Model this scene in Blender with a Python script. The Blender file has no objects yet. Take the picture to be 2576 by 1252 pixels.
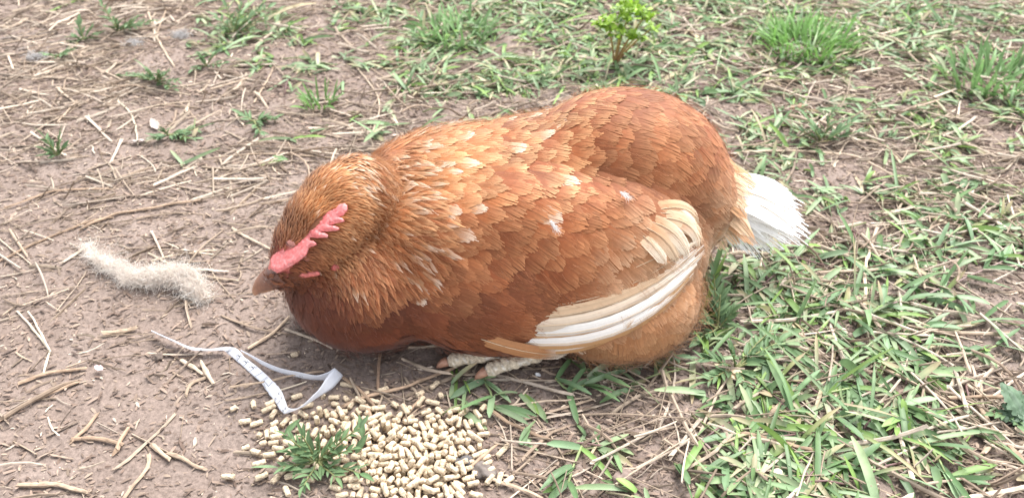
import bpy, bmesh, math, random
import numpy as np
from mathutils import Vector, Matrix, Euler
from mathutils.bvhtree import BVHTree
from mathutils.geometry import delaunay_2d_cdt

SC = bpy.context.scene
COL = SC.collection
R = math.radians
random.seed(11)
RNG = np.random.default_rng(11)

# ---------------------------------------------------------------- camera
CAM_Z, PITCH, HFOV = .45, R(38), R(66)
cam_data = bpy.data.cameras.new('camera')
cam_data.sensor_fit = 'HORIZONTAL'
cam_data.angle = HFOV
cam_data.clip_start, cam_data.clip_end = .01, 300
cam_data.dof.use_dof = True
cam_data.dof.focus_distance = .56
cam_data.dof.aperture_fstop = 9.0
cam = bpy.data.objects.new('camera', cam_data)
cam.location = (0, 0, CAM_Z)
cam.rotation_euler = (math.pi/2 - PITCH, 0, 0)
COL.objects.link(cam)
SC.camera = cam

# ---------------------------------------------------------------- sky and sun: bright thin overcast, light from behind and above
SUN_EL, SUN_AZ = R(60), R(30)          # azimuth: clockwise from +Y
world = bpy.data.worlds.new('World')
SC.world = world
world.use_nodes = True
wn, wl = world.node_tree.nodes, world.node_tree.links
wn.clear()
sky = wn.new('ShaderNodeTexSky')
sky.sky_type = 'NISHITA'
sky.sun_disc = False
sky.sun_elevation, sky.sun_rotation = SUN_EL, SUN_AZ
sky.air_density, sky.dust_density, sky.ozone_density = 1.0, 1.0, 1.0
hsv = wn.new('ShaderNodeHueSaturation')
hsv.inputs['Saturation'].default_value = .22     # thin cloud: the blue is mostly washed out
bg = wn.new('ShaderNodeBackground')
bg.inputs['Strength'].default_value = .075
wo = wn.new('ShaderNodeOutputWorld')
wl.new(sky.outputs[0], hsv.inputs['Color'])
wl.new(hsv.outputs[0], bg.inputs['Color'])
wl.new(bg.outputs[0], wo.inputs['Surface'])
sun_data = bpy.data.lights.new('sun', 'SUN')
sun_data.energy = 1.5
sun_data.angle = R(40)
sun_data.color = (1, .975, .94)
sun = bpy.data.objects.new('sun', sun_data)
sun_dir = Vector((math.sin(SUN_AZ)*math.cos(SUN_EL), math.cos(SUN_AZ)*math.cos(SUN_EL), math.sin(SUN_EL)))
sun.rotation_euler = sun_dir.to_track_quat('Z', 'Y').to_euler()
COL.objects.link(sun)
vs = SC.view_settings
vs.view_transform, vs.look, vs.gamma = 'Standard', 'None', 1
vs.exposure = 2.42

# ---------------------------------------------------------------- helpers
FPX = 1288/math.tan(HFOV/2)             # measured positions are given on a 2576 x 1252 grid over the photograph
CP, SP = math.cos(PITCH), math.sin(PITCH)
EYE = np.array([0, 0, CAM_Z])
VRIGHT, VUP = np.array([1., 0, 0]), np.array([0, SP, CP])
def ray(x, y):
    t = (y-626)/FPX
    return np.array([(x-1288)/FPX, CP-t*SP, -SP-t*CP])
def at(x, y, z=0.):
    d = ray(x, y)
    return EYE+d*((z-CAM_Z)/d[2])
def proj(P):
    d = np.asarray(P, float).reshape(-1, 3)-EYE
    z = d[:, 1]*CP-d[:, 2]*SP
    z = np.maximum(z, .05)
    return np.stack([1288+FPX*d[:, 0]/z, 626-FPX*(d[:, 1]*SP+d[:, 2]*CP)/z], 1)
def unit(a):
    a = np.asarray(a, float)
    return a/np.maximum(np.linalg.norm(a, axis=-1, keepdims=True), 1e-9)
def _h(i, j, s):
    n = (i*374761393+j*668265263+s*1442695041) & 0xffffffff
    n = ((n ^ (n >> 13))*1274126177) & 0xffffffff
    return ((n ^ (n >> 16)) & 0xffff)/65535.
def vnoise(x, y, s=0):
    x, y = np.asarray(x, float), np.asarray(y, float)
    i, j = np.floor(x).astype(np.int64), np.floor(y).astype(np.int64)
    u, v = x-i, y-j
    u, v = u*u*(3-2*u), v*v*(3-2*v)
    return ((_h(i, j, s)*(1-u)+_h(i+1, j, s)*u)*(1-v)+(_h(i, j+1, s)*(1-u)+_h(i+1, j+1, s)*u)*v)*2-1
def glow(x, y):                          # gentle roll of the ground
    return .003*vnoise(x/.17, y/.17, 3)
def gz(x, y):
    return glow(x, y)+.0016*vnoise(x/.035, y/.035, 5)+.0011*vnoise(x/.013, y/.013, 7)+.0007*vnoise(x/.0065, y/.0065, 9)
def gpt(x, y, dz=0.):                    # a point on the ground under a measured position
    p = at(x, y)
    return np.array([p[0], p[1], float(gz(p[0], p[1]))+dz])

def new_obj(name, data, parent=None, **kw):
    o = bpy.data.objects.new(name, data)
    COL.objects.link(o)
    if parent is not None:
        o.parent = parent
    for k, v in kw.items():
        o[k] = v
    return o
def empty(name, loc, label, category, group=None):
    o = new_obj(name, None, label=label, category=category)
    o.empty_display_size = .01
    o.location = loc
    if group:
        o['group'] = group
    return o
def mesh(name, V, faces, C=None, mat=None, smooth=True):
    V = np.asarray(V, np.float32).reshape(-1, 3)
    me = bpy.data.meshes.new(name)
    fs = [np.asarray(f, np.int32) for f in faces if len(f)]
    li = np.concatenate([f.ravel() for f in fs])
    tot = np.concatenate([np.full(len(f), f.shape[1], np.int32) for f in fs])
    st = np.concatenate([[0], np.cumsum(tot)[:-1]]).astype(np.int32)
    me.vertices.add(len(V)); me.vertices.foreach_set('co', V.ravel())
    me.loops.add(len(li)); me.loops.foreach_set('vertex_index', li)
    me.polygons.add(len(tot)); me.polygons.foreach_set('loop_start', st)
    me.polygons.foreach_set('use_smooth', np.full(len(tot), smooth))
    if C is not None:
        C = np.asarray(C, np.float32).reshape(-1, 3)
        ca = me.color_attributes.new('Col', 'FLOAT_COLOR', 'POINT')
        ca.data.foreach_set('color', np.concatenate([np.clip(C, 0, 1), np.ones((len(C), 1), np.float32)], 1).ravel())
    me.update(calc_edges=True)
    me.validate()
    if mat:
        me.materials.append(mat)
    return me
class Buf:
    def __init__(s):
        s.V, s.Q, s.C, s.n = [], [], [], 0
    def add(s, V, Q, C):
        s.V.append(np.asarray(V).reshape(-1, 3)); s.Q.append(np.asarray(Q)+s.n); s.C.append(np.asarray(C).reshape(-1, 3))
        s.n += len(s.V[-1])
    def mesh(s, name, mat, smooth=True):
        q = [a for a in s.Q if a.shape[1] == 4]; t = [a for a in s.Q if a.shape[1] == 3]
        return mesh(name, np.concatenate(s.V), ([np.concatenate(q)] if q else [])+([np.concatenate(t)] if t else []), np.concatenate(s.C), mat, smooth)

def material(name, rough=.7, spec=.3, noise=None, bump=None, transl=0., rand=0., sheen=0.):
    """Principled shader on the painted pigment 'Col', varied by 3D noise: noise = (scale, amount), bump = (scale, strength, distance)."""
    m = bpy.data.materials.new(name)
    m.use_nodes = True
    nt = m.node_tree; N, L = nt.nodes, nt.links
    b = N['Principled BSDF']
    b.inputs['Roughness'].default_value = rough
    b.inputs['Specular IOR Level'].default_value = spec
    if sheen:
        b.inputs['Sheen Weight'].default_value = sheen
        b.inputs['Sheen Roughness'].default_value = .5
    a = N.new('ShaderNodeAttribute'); a.attribute_name = 'Col'
    c = a.outputs['Color']
    tc = N.new('ShaderNodeTexCoord')
    if noise:
        n = N.new('ShaderNodeTexNoise'); n.inputs['Scale'].default_value = noise[0]; n.inputs['Detail'].default_value = 4
        L.new(tc.outputs['Object'], n.inputs['Vector'])
        mr = N.new('ShaderNodeMapRange')
        mr.inputs[1].default_value, mr.inputs[2].default_value = .25, .75
        mr.inputs[3].default_value, mr.inputs[4].default_value = 1-noise[1], 1+noise[1]
        L.new(n.outputs['Fac'], mr.inputs[0])
        v = N.new('ShaderNodeVectorMath'); v.operation = 'SCALE'
        L.new(c, v.inputs[0]); L.new(mr.outputs[0], v.inputs['Scale'])
        c = v.outputs[0]
    if rand:
        oi = N.new('ShaderNodeObjectInfo')
        mr = N.new('ShaderNodeMapRange')
        mr.inputs[3].default_value, mr.inputs[4].default_value = 1-rand, 1+rand
        L.new(oi.outputs['Random'], mr.inputs[0])
        v = N.new('ShaderNodeVectorMath'); v.operation = 'SCALE'
        L.new(c, v.inputs[0]); L.new(mr.outputs[0], v.inputs['Scale'])
        c = v.outputs[0]
    L.new(c, b.inputs['Base Color'])
    if bump:
        n = N.new('ShaderNodeTexNoise'); n.inputs['Scale'].default_value = bump[0]; n.inputs['Detail'].default_value = 5
        L.new(tc.outputs['Object'], n.inputs['Vector'])
        bp = N.new('ShaderNodeBump'); bp.inputs['Strength'].default_value = bump[1]; bp.inputs['Distance'].default_value = bump[2]
        L.new(n.outputs['Fac'], bp.inputs['Height']); L.new(bp.outputs[0], b.inputs['Normal'])
    if transl:
        t = N.new('ShaderNodeBsdfTranslucent')
        L.new(c, t.inputs['Color'])
        mx = N.new('ShaderNodeMixShader'); mx.inputs[0].default_value = transl
        L.new(b.outputs[0], mx.inputs[1]); L.new(t.outputs[0], mx.inputs[2])
        L.new(mx.outputs[0], N['Material Output'].inputs['Surface'])
    return m
M_FEATHER = material('feather', .62, .25, (420, .10), transl=.07, sheen=.15)
M_WHITE = material('white_feather', .6, .3, (300, .04), transl=.2)
M_SKIN = material('hen_skin', .5, .4, (500, .18), (900, .5, .0006))
M_BEAK = material('beak_horn', .4, .45, (350, .16), (500, .4, .0004))
M_SCALE = material('foot_scale', .75, .25, (380, .35), (620, .9, .0012))
M_STRAW = material('straw', .72, .25, (240, .25), (700, .5, .0005), rand=.14)
M_LITTER = material('litter', .85, .15, (160, .25))
M_GRASS = material('grass_blade', .48, .42, (110, .20), transl=.28)
M_LEAF = material('weed_leaf', .55, .35, (200, .16), transl=.22, rand=.15)
M_STEM = material('weed_stem', .6, .3, (200, .2))
M_PELLET = material('pellet', .9, .1, (900, .38), (900, .9, .0009), rand=.16)
M_PAPER = material('paper', 1., .05, (60, .015), transl=.5)
M_INK = material('ink', .8, .1)
M_WOOL = material('wool', .85, .1, (80, .1), transl=.45)
M_BIT = material('found_bit', .75, .25, (300, .3), (500, .5, .0005))

# ---------------------------------------------------------------- ground: one sheet, fine where the camera looks, reaching far out
def soil_material():
    m = bpy.data.materials.new('soil')
    m.use_nodes = True
    N, L = m.node_tree.nodes, m.node_tree.links
    b = N['Principled BSDF']; b.inputs['Roughness'].default_value = .95; b.inputs['Specular IOR Level'].default_value = .1
    tc = N.new('ShaderNodeTexCoord')
    def nz(scale, det=5, rough=.6):
        n = N.new('ShaderNodeTexNoise'); n.inputs['Scale'].default_value = scale; n.inputs['Detail'].default_value = det; n.inputs['Roughness'].default_value = rough
        L.new(tc.outputs['Object'], n.inputs['Vector']); return n.outputs['Fac']
    def ramp(f, *st):
        r = N.new('ShaderNodeValToRGB'); e = r.color_ramp.elements
        while len(e) < len(st): e.new(.5)
        for k, (p, c) in enumerate(st): e[k].position = p; e[k].color = (*c, 1)
        L.new(f, r.inputs[0]); return r.outputs[0]
    def mix(f, a, c, t='MIX'):
        x = N.new('ShaderNodeMix'); x.data_type = 'RGBA'; x.blend_type = t
        if isinstance(f, float): x.inputs[0].default_value = f
        else: L.new(f, x.inputs[0])
        L.new(a, x.inputs[6]); L.new(c, x.inputs[7]); return x.outputs[2]
    base = ramp(nz(9, 4), (.3, (.195, .149, .126)), (.5, (.225, .176, .152)), (.72, (.265, .214, .188)))
    grain = ramp(nz(330, 5, .75), (.28, (.42, .40, .38)), (.5, (.95, .94, .93)), (.74, (1.5, 1.48, 1.45)))
    c = mix(.85, base, grain, 'MULTIPLY')
    vo = N.new('ShaderNodeTexVoronoi'); vo.inputs['Scale'].default_value = 260
    L.new(tc.outputs['Object'], vo.inputs['Vector'])
    spk = ramp(vo.outputs['Distance'], (.0, (1, 1, 1)), (.12, (1, 1, 1)), (.2, (0, 0, 0)))
    pale = N.new('ShaderNodeRGB'); pale.outputs[0].default_value = (.5, .42, .34, 1)
    sel = ramp(nz(120, 2), (.60, (0, 0, 0)), (.66, (.8, .8, .8)))
    f = N.new('ShaderNodeMath'); f.operation = 'MULTIPLY'; L.new(spk, f.inputs[0]); L.new(sel, f.inputs[1])
    c = mix(f.outputs[0], c, pale.outputs[0])
    L.new(c, b.inputs['Base Color'])
    bp = N.new('ShaderNodeBump'); bp.inputs['Strength'].default_value = .8; bp.inputs['Distance'].default_value = .0018
    L.new(nz(260, 6, .7), bp.inputs['Height']); L.new(bp.outputs[0], b.inputs['Normal'])
    return m
def axis(lo, hi, step, far):
    a = list(np.arange(lo, hi, step)); s = step
    while a[-1] < far: s *= 1.35; a.append(a[-1]+s)
    s = step
    while a[0] > -far: s *= 1.35; a.insert(0, a[0]-s)
    return np.array(a)
gx, gy = axis(-.95, .95, .0042, 90), axis(.2, 1.35, .0042, 90)
GX, GY = np.meshgrid(gx, gy)
fade = np.clip(1.6-np.hypot(GX, GY-.7)*.35, 0, 1)
GV = np.stack([GX, GY, gz(GX, GY)*fade], -1)
ny, nx = GX.shape
k = np.arange(nx*ny).reshape(ny, nx)
GQ = np.stack([k[:-1, :-1], k[:-1, 1:], k[1:, 1:], k[1:, :-1]], -1).reshape(-1, 4)
ground = new_obj('ground', mesh('ground', GV, [GQ], None, soil_material()), kind='structure', label='bare brown soil of the hen run')

# ---------------------------------------------------------------- the hen: one body skin, then feathers laid over it
LOBES_A = [((0.01, 0.535, 0.072), (0.145, 0.08, 0.064), (0, 0, 0)),
 ((0.092, 0.557, 0.086), (0.09, 0.074, 0.078), (0, 0, 0)),
 ((0.02, 0.55, 0.084), (0.11, 0.072, 0.058), (0, -9, 0)),
 ((-0.04, 0.54, 0.078), (0.1, 0.078, 0.058), (0, -8, 0)),
 ((-0.112, 0.485, 0.045), (0.068, 0.07, 0.05), (0, 0, 0)),
 ((-0.06, 0.488, 0.05), (0.068, 0.06, 0.046), (0, 0, 0)),
 ((0.082, 0.47, 0.036), (0.066, 0.06, 0.044), (0, 0, 0)),
 ((0.12, 0.505, 0.055), (0.038, 0.045, 0.045), (0, 0, 0)),
 ((0.15, 0.542, 0.08), (0.036, 0.045, 0.042), (0, 20, 0)),
 ((-0.06, 0.535, 0.084), (0.05, 0.05, 0.04), (0, 0, 0)),
 ((-0.062, 0.476, 0.033), (0.062, 0.038, 0.033), (0, 0, 0))]
LOBES_B = [((0.012, 0.459, 0.064), (0.108, 0.03, 0.058), (-36, -5, 5)),
 ((0.066, 0.467, 0.082), (0.076, 0.028, 0.054), (-40, -2, 9)),
 ((0.005, 0.482, 0.094), (0.085, 0.03, 0.042), (-45, -4, 6)),
 ((-0.05, 0.486, 0.072), (0.066, 0.044, 0.05), (-25, -7, -2))]
LOBES_C = [((-0.098, 0.51, 0.096), (0.028399999999999998, 0.028399999999999998, 0.0264), (0, 0, 0)),
 ((-0.117, 0.492, 0.118), (0.0264, 0.0294, 0.028399999999999998), (0, 0, 0)),
 ((-0.127, 0.481, 0.116), (0.0294, 0.028399999999999998, 0.0294), (0, 0, 0)),
 ((-0.138, 0.468, 0.108), (0.028399999999999998, 0.0264, 0.028399999999999998), (0, 0, 0)),
 ((-0.15, 0.458, 0.098), (0.0234, 0.0214, 0.0234), (0, 0, 0)),
 ((-0.161, 0.451, 0.087), (0.016399999999999998, 0.0149, 0.016399999999999998), (0, 0, 0)),
 ((-0.17, 0.4455, 0.079), (0.0104, 0.0104, 0.0104), (0, 0, 0))]
def add_lobes(bm, lobes):
    for c, r, rot in lobes:
        M = Matrix.Translation(c) @ Euler([R(a) for a in rot]).to_matrix().to_4x4() @ Matrix.Diagonal((*r, 1))
        bmesh.ops.create_icosphere(bm, subdivisions=4, radius=1, matrix=M)
def fuse(bm, it):
    me = bpy.data.meshes.new('tmp'); bm.to_mesh(me)
    o = new_obj('tmp', me)
    m = o.modifiers.new('r', 'REMESH'); m.mode = 'VOXEL'; m.voxel_size = .0032
    m = o.modifiers.new('s', 'SMOOTH'); m.factor = .5; m.iterations = it
    dg = bpy.context.evaluated_depsgraph_get()
    r = bpy.data.meshes.new_from_object(o.evaluated_get(dg))
    bpy.data.objects.remove(o); bpy.data.meshes.remove(me)
    return r
bm = bmesh.new(); add_lobes(bm, LOBES_A); me0 = fuse(bm, 30)
bm = bmesh.new(); bm.from_mesh(me0); add_lobes(bm, LOBES_B); me0 = fuse(bm, 10)
bm = bmesh.new(); bm.from_mesh(me0); add_lobes(bm, LOBES_C); body_me = fuse(bm, 5)
BV = np.zeros(len(body_me.vertices)*3); body_me.vertices.foreach_get('co', BV); BV = BV.reshape(-1, 3)
BV[:, 2] = np.maximum(BV[:, 2], .0005)
body_me.vertices.foreach_set('co', BV.ravel())
body_me.calc_loop_triangles()
BT = np.zeros(len(body_me.loop_triangles)*3, np.int32); body_me.loop_triangles.foreach_get('vertices', BT); BT = BT.reshape(-1, 3)
BVH = BVHTree.FromPolygons([tuple(v) for v in BV], [tuple(t) for t in BT])
def surf(P):
    P = np.asarray(P).reshape(-1, 3); o = np.zeros_like(P); n = np.zeros_like(P)
    for i, p in enumerate(P):
        h = BVH.find_nearest(tuple(p)); o[i] = h[0]; n[i] = h[1]
    return o, n
def on_body(x, y, off=0.):              # the point of the skin seen at a measured position
    d = ray(x, y); h = BVH.ray_cast(Vector(EYE), Vector(d))
    if h[0] is None:
        h = BVH.find_nearest(tuple(at(x, y, .06)))
    return np.array(h[0])+np.array(h[1])*off, np.array(h[1])

hen = empty('hen', (0.02, .49, 0), 'russet brown hen resting on the ground with a pink comb and white tail', 'hen')
HEN0 = np.array([0.02, .49, 0])
def hen_part(name, me, parent=None, **kw):
    o = new_obj(name, me, parent or hen, **kw)
    if parent is None:
        o.location = -HEN0
    return o
FACE = np.array([-.166, .448, .081])
df = np.linalg.norm(BV-FACE, axis=1)
w = np.clip((df-.024)/.008, 0, 1)[:, None]
BC = (1-w)*np.array([.58, .165, .14])+w*np.array([.20, .075, .03])
ca = body_me.color_attributes.new('Col', 'FLOAT_COLOR', 'POINT')
ca.data.foreach_set('color', np.concatenate([BC, np.ones((len(BC), 1))], 1).astype(np.float32).ravel())
body_me.polygons.foreach_set('use_smooth', np.ones(len(body_me.polygons), bool))
body_me.materials.append(M_SKIN)
body_me.name = 'body'
body = hen_part('body', body_me)

zc = lambda x, y: (626.1+x*.30617, 370.6+y*.30617)
comb_px = [zc(*p) for p in [(180, 1000), (196, 895), (245, 855), (315, 826), (385, 790), (455, 748), (490, 700), (510, 645), (535, 600), (575, 566), (650, 532), (715, 508), (752, 475), (788, 458), (808, 478), (803, 515), (775, 556), (735, 572), (768, 580), (782, 598), (765, 614), (712, 624), (668, 640), (715, 646), (740, 660), (728, 682), (660, 690), (588, 692), (630, 704), (655, 722), (640, 741), (565, 744), (505, 738), (497, 762), (530, 766), (555, 788), (540, 806), (500, 816), (480, 840), (465, 882), (420, 925), (350, 968), (290, 1005), (232, 1032)]]
bare_px = [zc(*p) for p in [(130, 1040), (190, 880), (280, 835), (400, 815), (480, 830), (470, 890), (400, 960), (330, 1020), (230, 1060)]]
lid_px = [zc(345+46*math.cos(a), 795+32*math.sin(a)) for a in np.linspace(0, 6, 12)]
def inside(q, poly):
    x, y = q[:, 0], q[:, 1]; r = np.zeros(len(q), bool); B = np.asarray(poly)
    for a, b in zip(B, np.roll(B, -1, 0)):
        r ^= ((a[1] > y) != (b[1] > y)) & (x < (b[0]-a[0])*(y-a[1])/((b[1]-a[1]) or 1e-12)+a[0])
    return r
# guides: x, y, dx, dy, length mm, width mm, spacing mm, colour, tip colour, chance of a white tip
rust, rustT = (.315, .098, .031), (.46, .205, .088)
dark, darkT = (.118, .030, .013), (.145, .040, .017)  # breast rust, darkened mostly to put its shade into the pigment
gold, goldT = (.43, .158, .048), (.66, .37, .18)
tan, tanT = (.46, .24, .115), (.55, .33, .19)
crm, crmT = (.60, .42, .27), (.72, .58, .44)
G = [
 # face and head
 (720, 640, .35, -1, 5, 1.6, 1.7, (.33, .13, .06), (.42, .2, .11), 0), (735, 570, .45, -1, 7, 1.8, 1.8, (.27, .10, .04), (.46, .24, .12), 0),
 (775, 480, .65, -.8, 8, 2, 1.9, gold, (.6, .33, .15), .02), (850, 425, .9, -.35, 8, 2, 1.9, gold, (.62, .35, .17), .12),
 (910, 420, .8, .5, 9, 2.3, 2.0, gold, (.62, .36, .18), .38), (950, 450, .4, .9, 10, 2.5, 2.0, rust, goldT, .22),
 (830, 520, .8, -.5, 8, 2, 1.8, gold, (.58, .3, .13), .03), (890, 520, .85, .2, 8, 2, 1.8, gold, goldT, .02),
 (920, 580, .8, .55, 8, 2.2, 1.9, rust, goldT, .02), (850, 610, .8, .35, 8, 2, 1.8, rust, goldT, 0),
 (800, 650, .8, .3, 8, 1.8, 1.7, (.26, .09, .04), rustT, 0), (860, 670, .7, .8, 11, 2, 1.8, rust, goldT, .02), (760, 665, .8, .15, 6, 1.6, 1.7, (.24, .085, .045), rust, 0),
 # hackle fanning over the shoulder
 (985, 400, 1, -.1, 30, 7, 5, gold, goldT, .12), (1000, 470, 1, .05, 30, 6, 4.5, gold, goldT, .22), (1000, 560, 1, .25, 28, 5.5, 4, gold, goldT, .10),
 (975, 640, .7, .7, 26, 5, 3.8, rust, rustT, .16), (920, 710, .4, .95, 22, 4.5, 3.6, (.28, .09, .03), rustT, .14), (850, 740, .15, 1, 18, 5, 4, dark, darkT, .02),
 (1080, 440, 1, .05, 34, 9, 6, gold, goldT, .34), (1070, 560, 1, .3, 32, 7, 5, rust, goldT, .15), (1060, 660, .8, .6, 28, 6, 4.4, rust, rustT, .26),
 # breast: shade painted into the feather colours
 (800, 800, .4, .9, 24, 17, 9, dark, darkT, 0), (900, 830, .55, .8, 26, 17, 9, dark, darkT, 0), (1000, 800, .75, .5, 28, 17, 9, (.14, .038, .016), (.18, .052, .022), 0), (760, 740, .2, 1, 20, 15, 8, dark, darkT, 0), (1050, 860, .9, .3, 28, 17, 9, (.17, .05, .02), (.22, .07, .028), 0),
 # shoulder and back
 (1150, 350, 1, -.1, 34, 14, 8.5, gold, goldT, .22), (1300, 310, 1, -.1, 34, 15, 8.5, rust, goldT, .18), (1180, 450, 1, .1, 36, 13, 8, gold, goldT, .25), (1150, 560, .95, .35, 34, 12, 7.5, rust, rustT, .06), (1130, 700, .85, .5, 32, 14, 8, (.29, .097, .034), (.38, .15, .06), .02),
 (1430, 270, 1, -.02, 34, 17, 8.5, rust, goldT, .08), (1580, 250, 1, .15, 34, 18, 9, rust, rustT, .02), (1500, 350, 1, .15, 34, 18, 9, rust, rustT, .04), (1650, 330, .9, .4, 34, 19, 9, (.33, .115, .04), rustT, 0), (1600, 430, .9, .35, 34, 18, 9, (.31, .105, .036), rustT, 0),
 (1750, 400, .65, .75, 36, 18, 9, rust, rustT, 0), (1700, 490, .75, .6, 34, 18, 9, (.3, .105, .038), rustT, 0), (1820, 470, .6, .8, 38, 14, 7.5, (.38, .17, .075), tanT, .02), (1790, 540, .75, .65, 36, 15, 8, (.38, .16, .07), tanT, .03),
 # wing: middle and lower rows painted darker to carry shade
 (1300, 400, 1, .1, 36, 17, 9, rust, goldT, .22), (1380, 440, .95, .3, 38, 19, 9.5, rust, goldT, .12), (1300, 520, .95, .4, 38, 18, 9.5, rust, rustT, .05), (1450, 520, .9, .4, 40, 18, 9.5, rust, rustT, .05), (1600, 570, .85, .5, 42, 18, 9.5, (.38, .15, .06), tanT, .05),
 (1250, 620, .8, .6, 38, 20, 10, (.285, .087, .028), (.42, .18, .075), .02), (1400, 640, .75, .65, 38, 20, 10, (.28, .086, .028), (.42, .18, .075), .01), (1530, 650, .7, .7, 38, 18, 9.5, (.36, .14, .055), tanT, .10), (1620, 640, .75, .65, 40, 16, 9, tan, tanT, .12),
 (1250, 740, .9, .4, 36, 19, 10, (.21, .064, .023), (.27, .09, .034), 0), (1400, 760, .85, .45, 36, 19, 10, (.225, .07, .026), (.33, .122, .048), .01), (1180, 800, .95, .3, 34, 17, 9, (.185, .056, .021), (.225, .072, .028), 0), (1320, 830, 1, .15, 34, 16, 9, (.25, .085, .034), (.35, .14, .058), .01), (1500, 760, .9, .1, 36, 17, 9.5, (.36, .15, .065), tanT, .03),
 # belly fluff
 (1550, 880, .1, 1, 26, 16, 8, (.40, .19, .085), tan, 0), (1640, 850, .5, .85, 26, 16, 8, (.40, .19, .085), tan, 0), (1720, 760, .8, .5, 24, 15, 7.5, (.44, .22, .10), tanT, 0), (1760, 660, .85, .5, 24, 14, 7.5, (.44, .22, .10), tanT, 0), (1500, 920, -.1, 1, 22, 14, 7.5, (.42, .2, .09), tan, 0),
 (1850, 560, .9, .3, 40, 16, 8, tan, crmT, .1), (1830, 610, .9, .4, 40, 16, 8, tan, crmT, .1)]
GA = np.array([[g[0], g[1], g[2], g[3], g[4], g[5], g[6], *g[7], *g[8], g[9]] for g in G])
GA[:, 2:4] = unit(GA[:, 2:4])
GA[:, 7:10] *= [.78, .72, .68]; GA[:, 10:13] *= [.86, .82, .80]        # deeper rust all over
def guide(P):
    q = proj(P); out = np.zeros((len(P), GA.shape[1]-2))
    for a in range(0, len(P), 20000):
        d2 = ((q[a:a+20000, None, :]-GA[None, :, :2])**2).sum(-1)
        m = d2.min(1, keepdims=True)
        wt = np.exp(-(d2-m)/(2*34.**2))
        out[a:a+20000] = wt @ GA[:, 2:]/wt.sum(1, keepdims=True)
    return out

def interp_rach(rach, vv):
    """rach (N,R,3), vv (N,K,R,2) in 0..1 -> points along each shaft"""
    N, Rr = rach.shape[:2]
    f = np.clip(vv*(Rr-1), 0, Rr-1.001); i = f.astype(int); t = (f-i)[..., None]+np.maximum(vv*(Rr-1)-(Rr-1), 0)[..., None]
    n = np.arange(N).reshape(-1, 1, 1, 1)
    return rach[n, i]*(1-t)+rach[n, i+1]*t
def feathers(rach, nor, W, K, cA, cB, cT, tipw=.24, gap=.35, rl=.24, jit=.05, camber=.10, twist=.03, prof=None, split=.55, streak=.10, edge=None):
    """Vanes built from barb strips that part towards the tip. rach, nor (N,R,3); W (N,); colours (N,3)."""
    N, Rr = rach.shape[:2]
    v = np.linspace(0, 1, Rr)[None, None, :, None]
    kk = np.arange(K)
    c = (-1+2*(kk[:, None]+np.array([0, 1])[None, :])/K)[None, :, None, :]
    cm = c.mean(-1, keepdims=True)
    J = RNG.normal(0, jit, (N, K, 1, 1))
    vv = v*(1-rl*c**2)*(1+J*v**2)
    vv = np.broadcast_to(vv, (N, K, Rr, 2))
    P = interp_rach(rach, vv); Nn = unit(interp_rach(nor, vv))
    tang = unit(np.gradient(rach, axis=1)); side = unit(np.cross(tang, nor))
    S = unit(interp_rach(side, vv))
    px, py = prof or ([0, .3, .65, .9, 1], [.5, .9, 1, .92, .78])
    pr = np.interp(vv, px, py)
    cc = cm+(c-cm)*(1-gap*np.clip((vv-split)/(1-split), 0, 1))
    Wb = W.reshape(-1, 1, 1, 1)
    tw = RNG.normal(0, twist, (N, K, 1, 1))
    V = P+S*(Wb/2*pr*cc)[..., None]+Nn*(Wb*(-camber*cc**2+tw*vv**2))[..., None]
    e = RNG.normal(0, .4, (N, K, 1, 1))
    V = V+S*(Wb*.03*e*vv**3)[..., None]
    t = vv[..., None]
    A, B, T = [np.asarray(x).reshape(-1, 1, 1, 1, 3) for x in (cA, cB, cT)]
    s1 = np.clip(t/.5, 0, 1); C = A*(1-s1)+B*s1
    s2 = np.clip((t+.10*(cc**2)[..., None]-(1-tipw))/tipw, 0, 1); s2 = s2*s2*(3-2*s2)
    C = C*(1-s2)+T*s2
    C = C*(1+RNG.normal(0, streak, (N, K, 1, 1, 1)))
    if edge is not None:
        we = np.clip((cc*edge[1]-.15)/.3, 0, 1)[..., None]; C = C*(1-we)+np.array(edge[0])*we
    C = np.broadcast_to(C, V.shape)
    i = np.arange(N*K*Rr*2).reshape(N, K, Rr, 2)
    Q = np.stack([i[:, :, :-1, 0], i[:, :, :-1, 1], i[:, :, 1:, 1], i[:, :, 1:, 0]], -1)
    return V.reshape(N, -1, 3), Q.reshape(N, -1, 4), C.reshape(N, -1, 3)

# scatter roots over the skin, spacing as the guides say
tri = BV[BT]; cen = tri.mean(1)
nrm = np.cross(tri[:, 1]-tri[:, 0], tri[:, 2]-tri[:, 0]); area = np.linalg.norm(nrm, axis=1)/2; nrm = unit(nrm)
gt = guide(cen)
hid = (cen[:, 2] < .004)
back = (nrm*(cen-EYE)).sum(1) > .25*np.linalg.norm(cen-EYE, axis=1)     # the far side carries plain body feathers
gt[:, 4] = np.where(gt[:, 4] > 6.5, gt[:, 4]*1.08, gt[:, 4]); spc = gt[:, 4].copy(); spc[back & (spc > 4)] = 13
wts = area/(spc*1e-3)**2; wts[hid] = 0
M_ = int(wts.sum()*7)
ti = RNG.choice(len(wts), M_, p=wts/wts.sum())
u = RNG.random((M_, 2)); fl = u.sum(1) > 1; u[fl] = 1-u[fl]
cand = tri[ti, 0]+(tri[ti, 1]-tri[ti, 0])*u[:, :1]+(tri[ti, 2]-tri[ti, 0])*u[:, 1:]
csp = spc[ti]*1e-3
keep = []
cells = {0: {}, 1: {}, 2: {}}; cs = (.0028, .0062, .0135)
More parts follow.
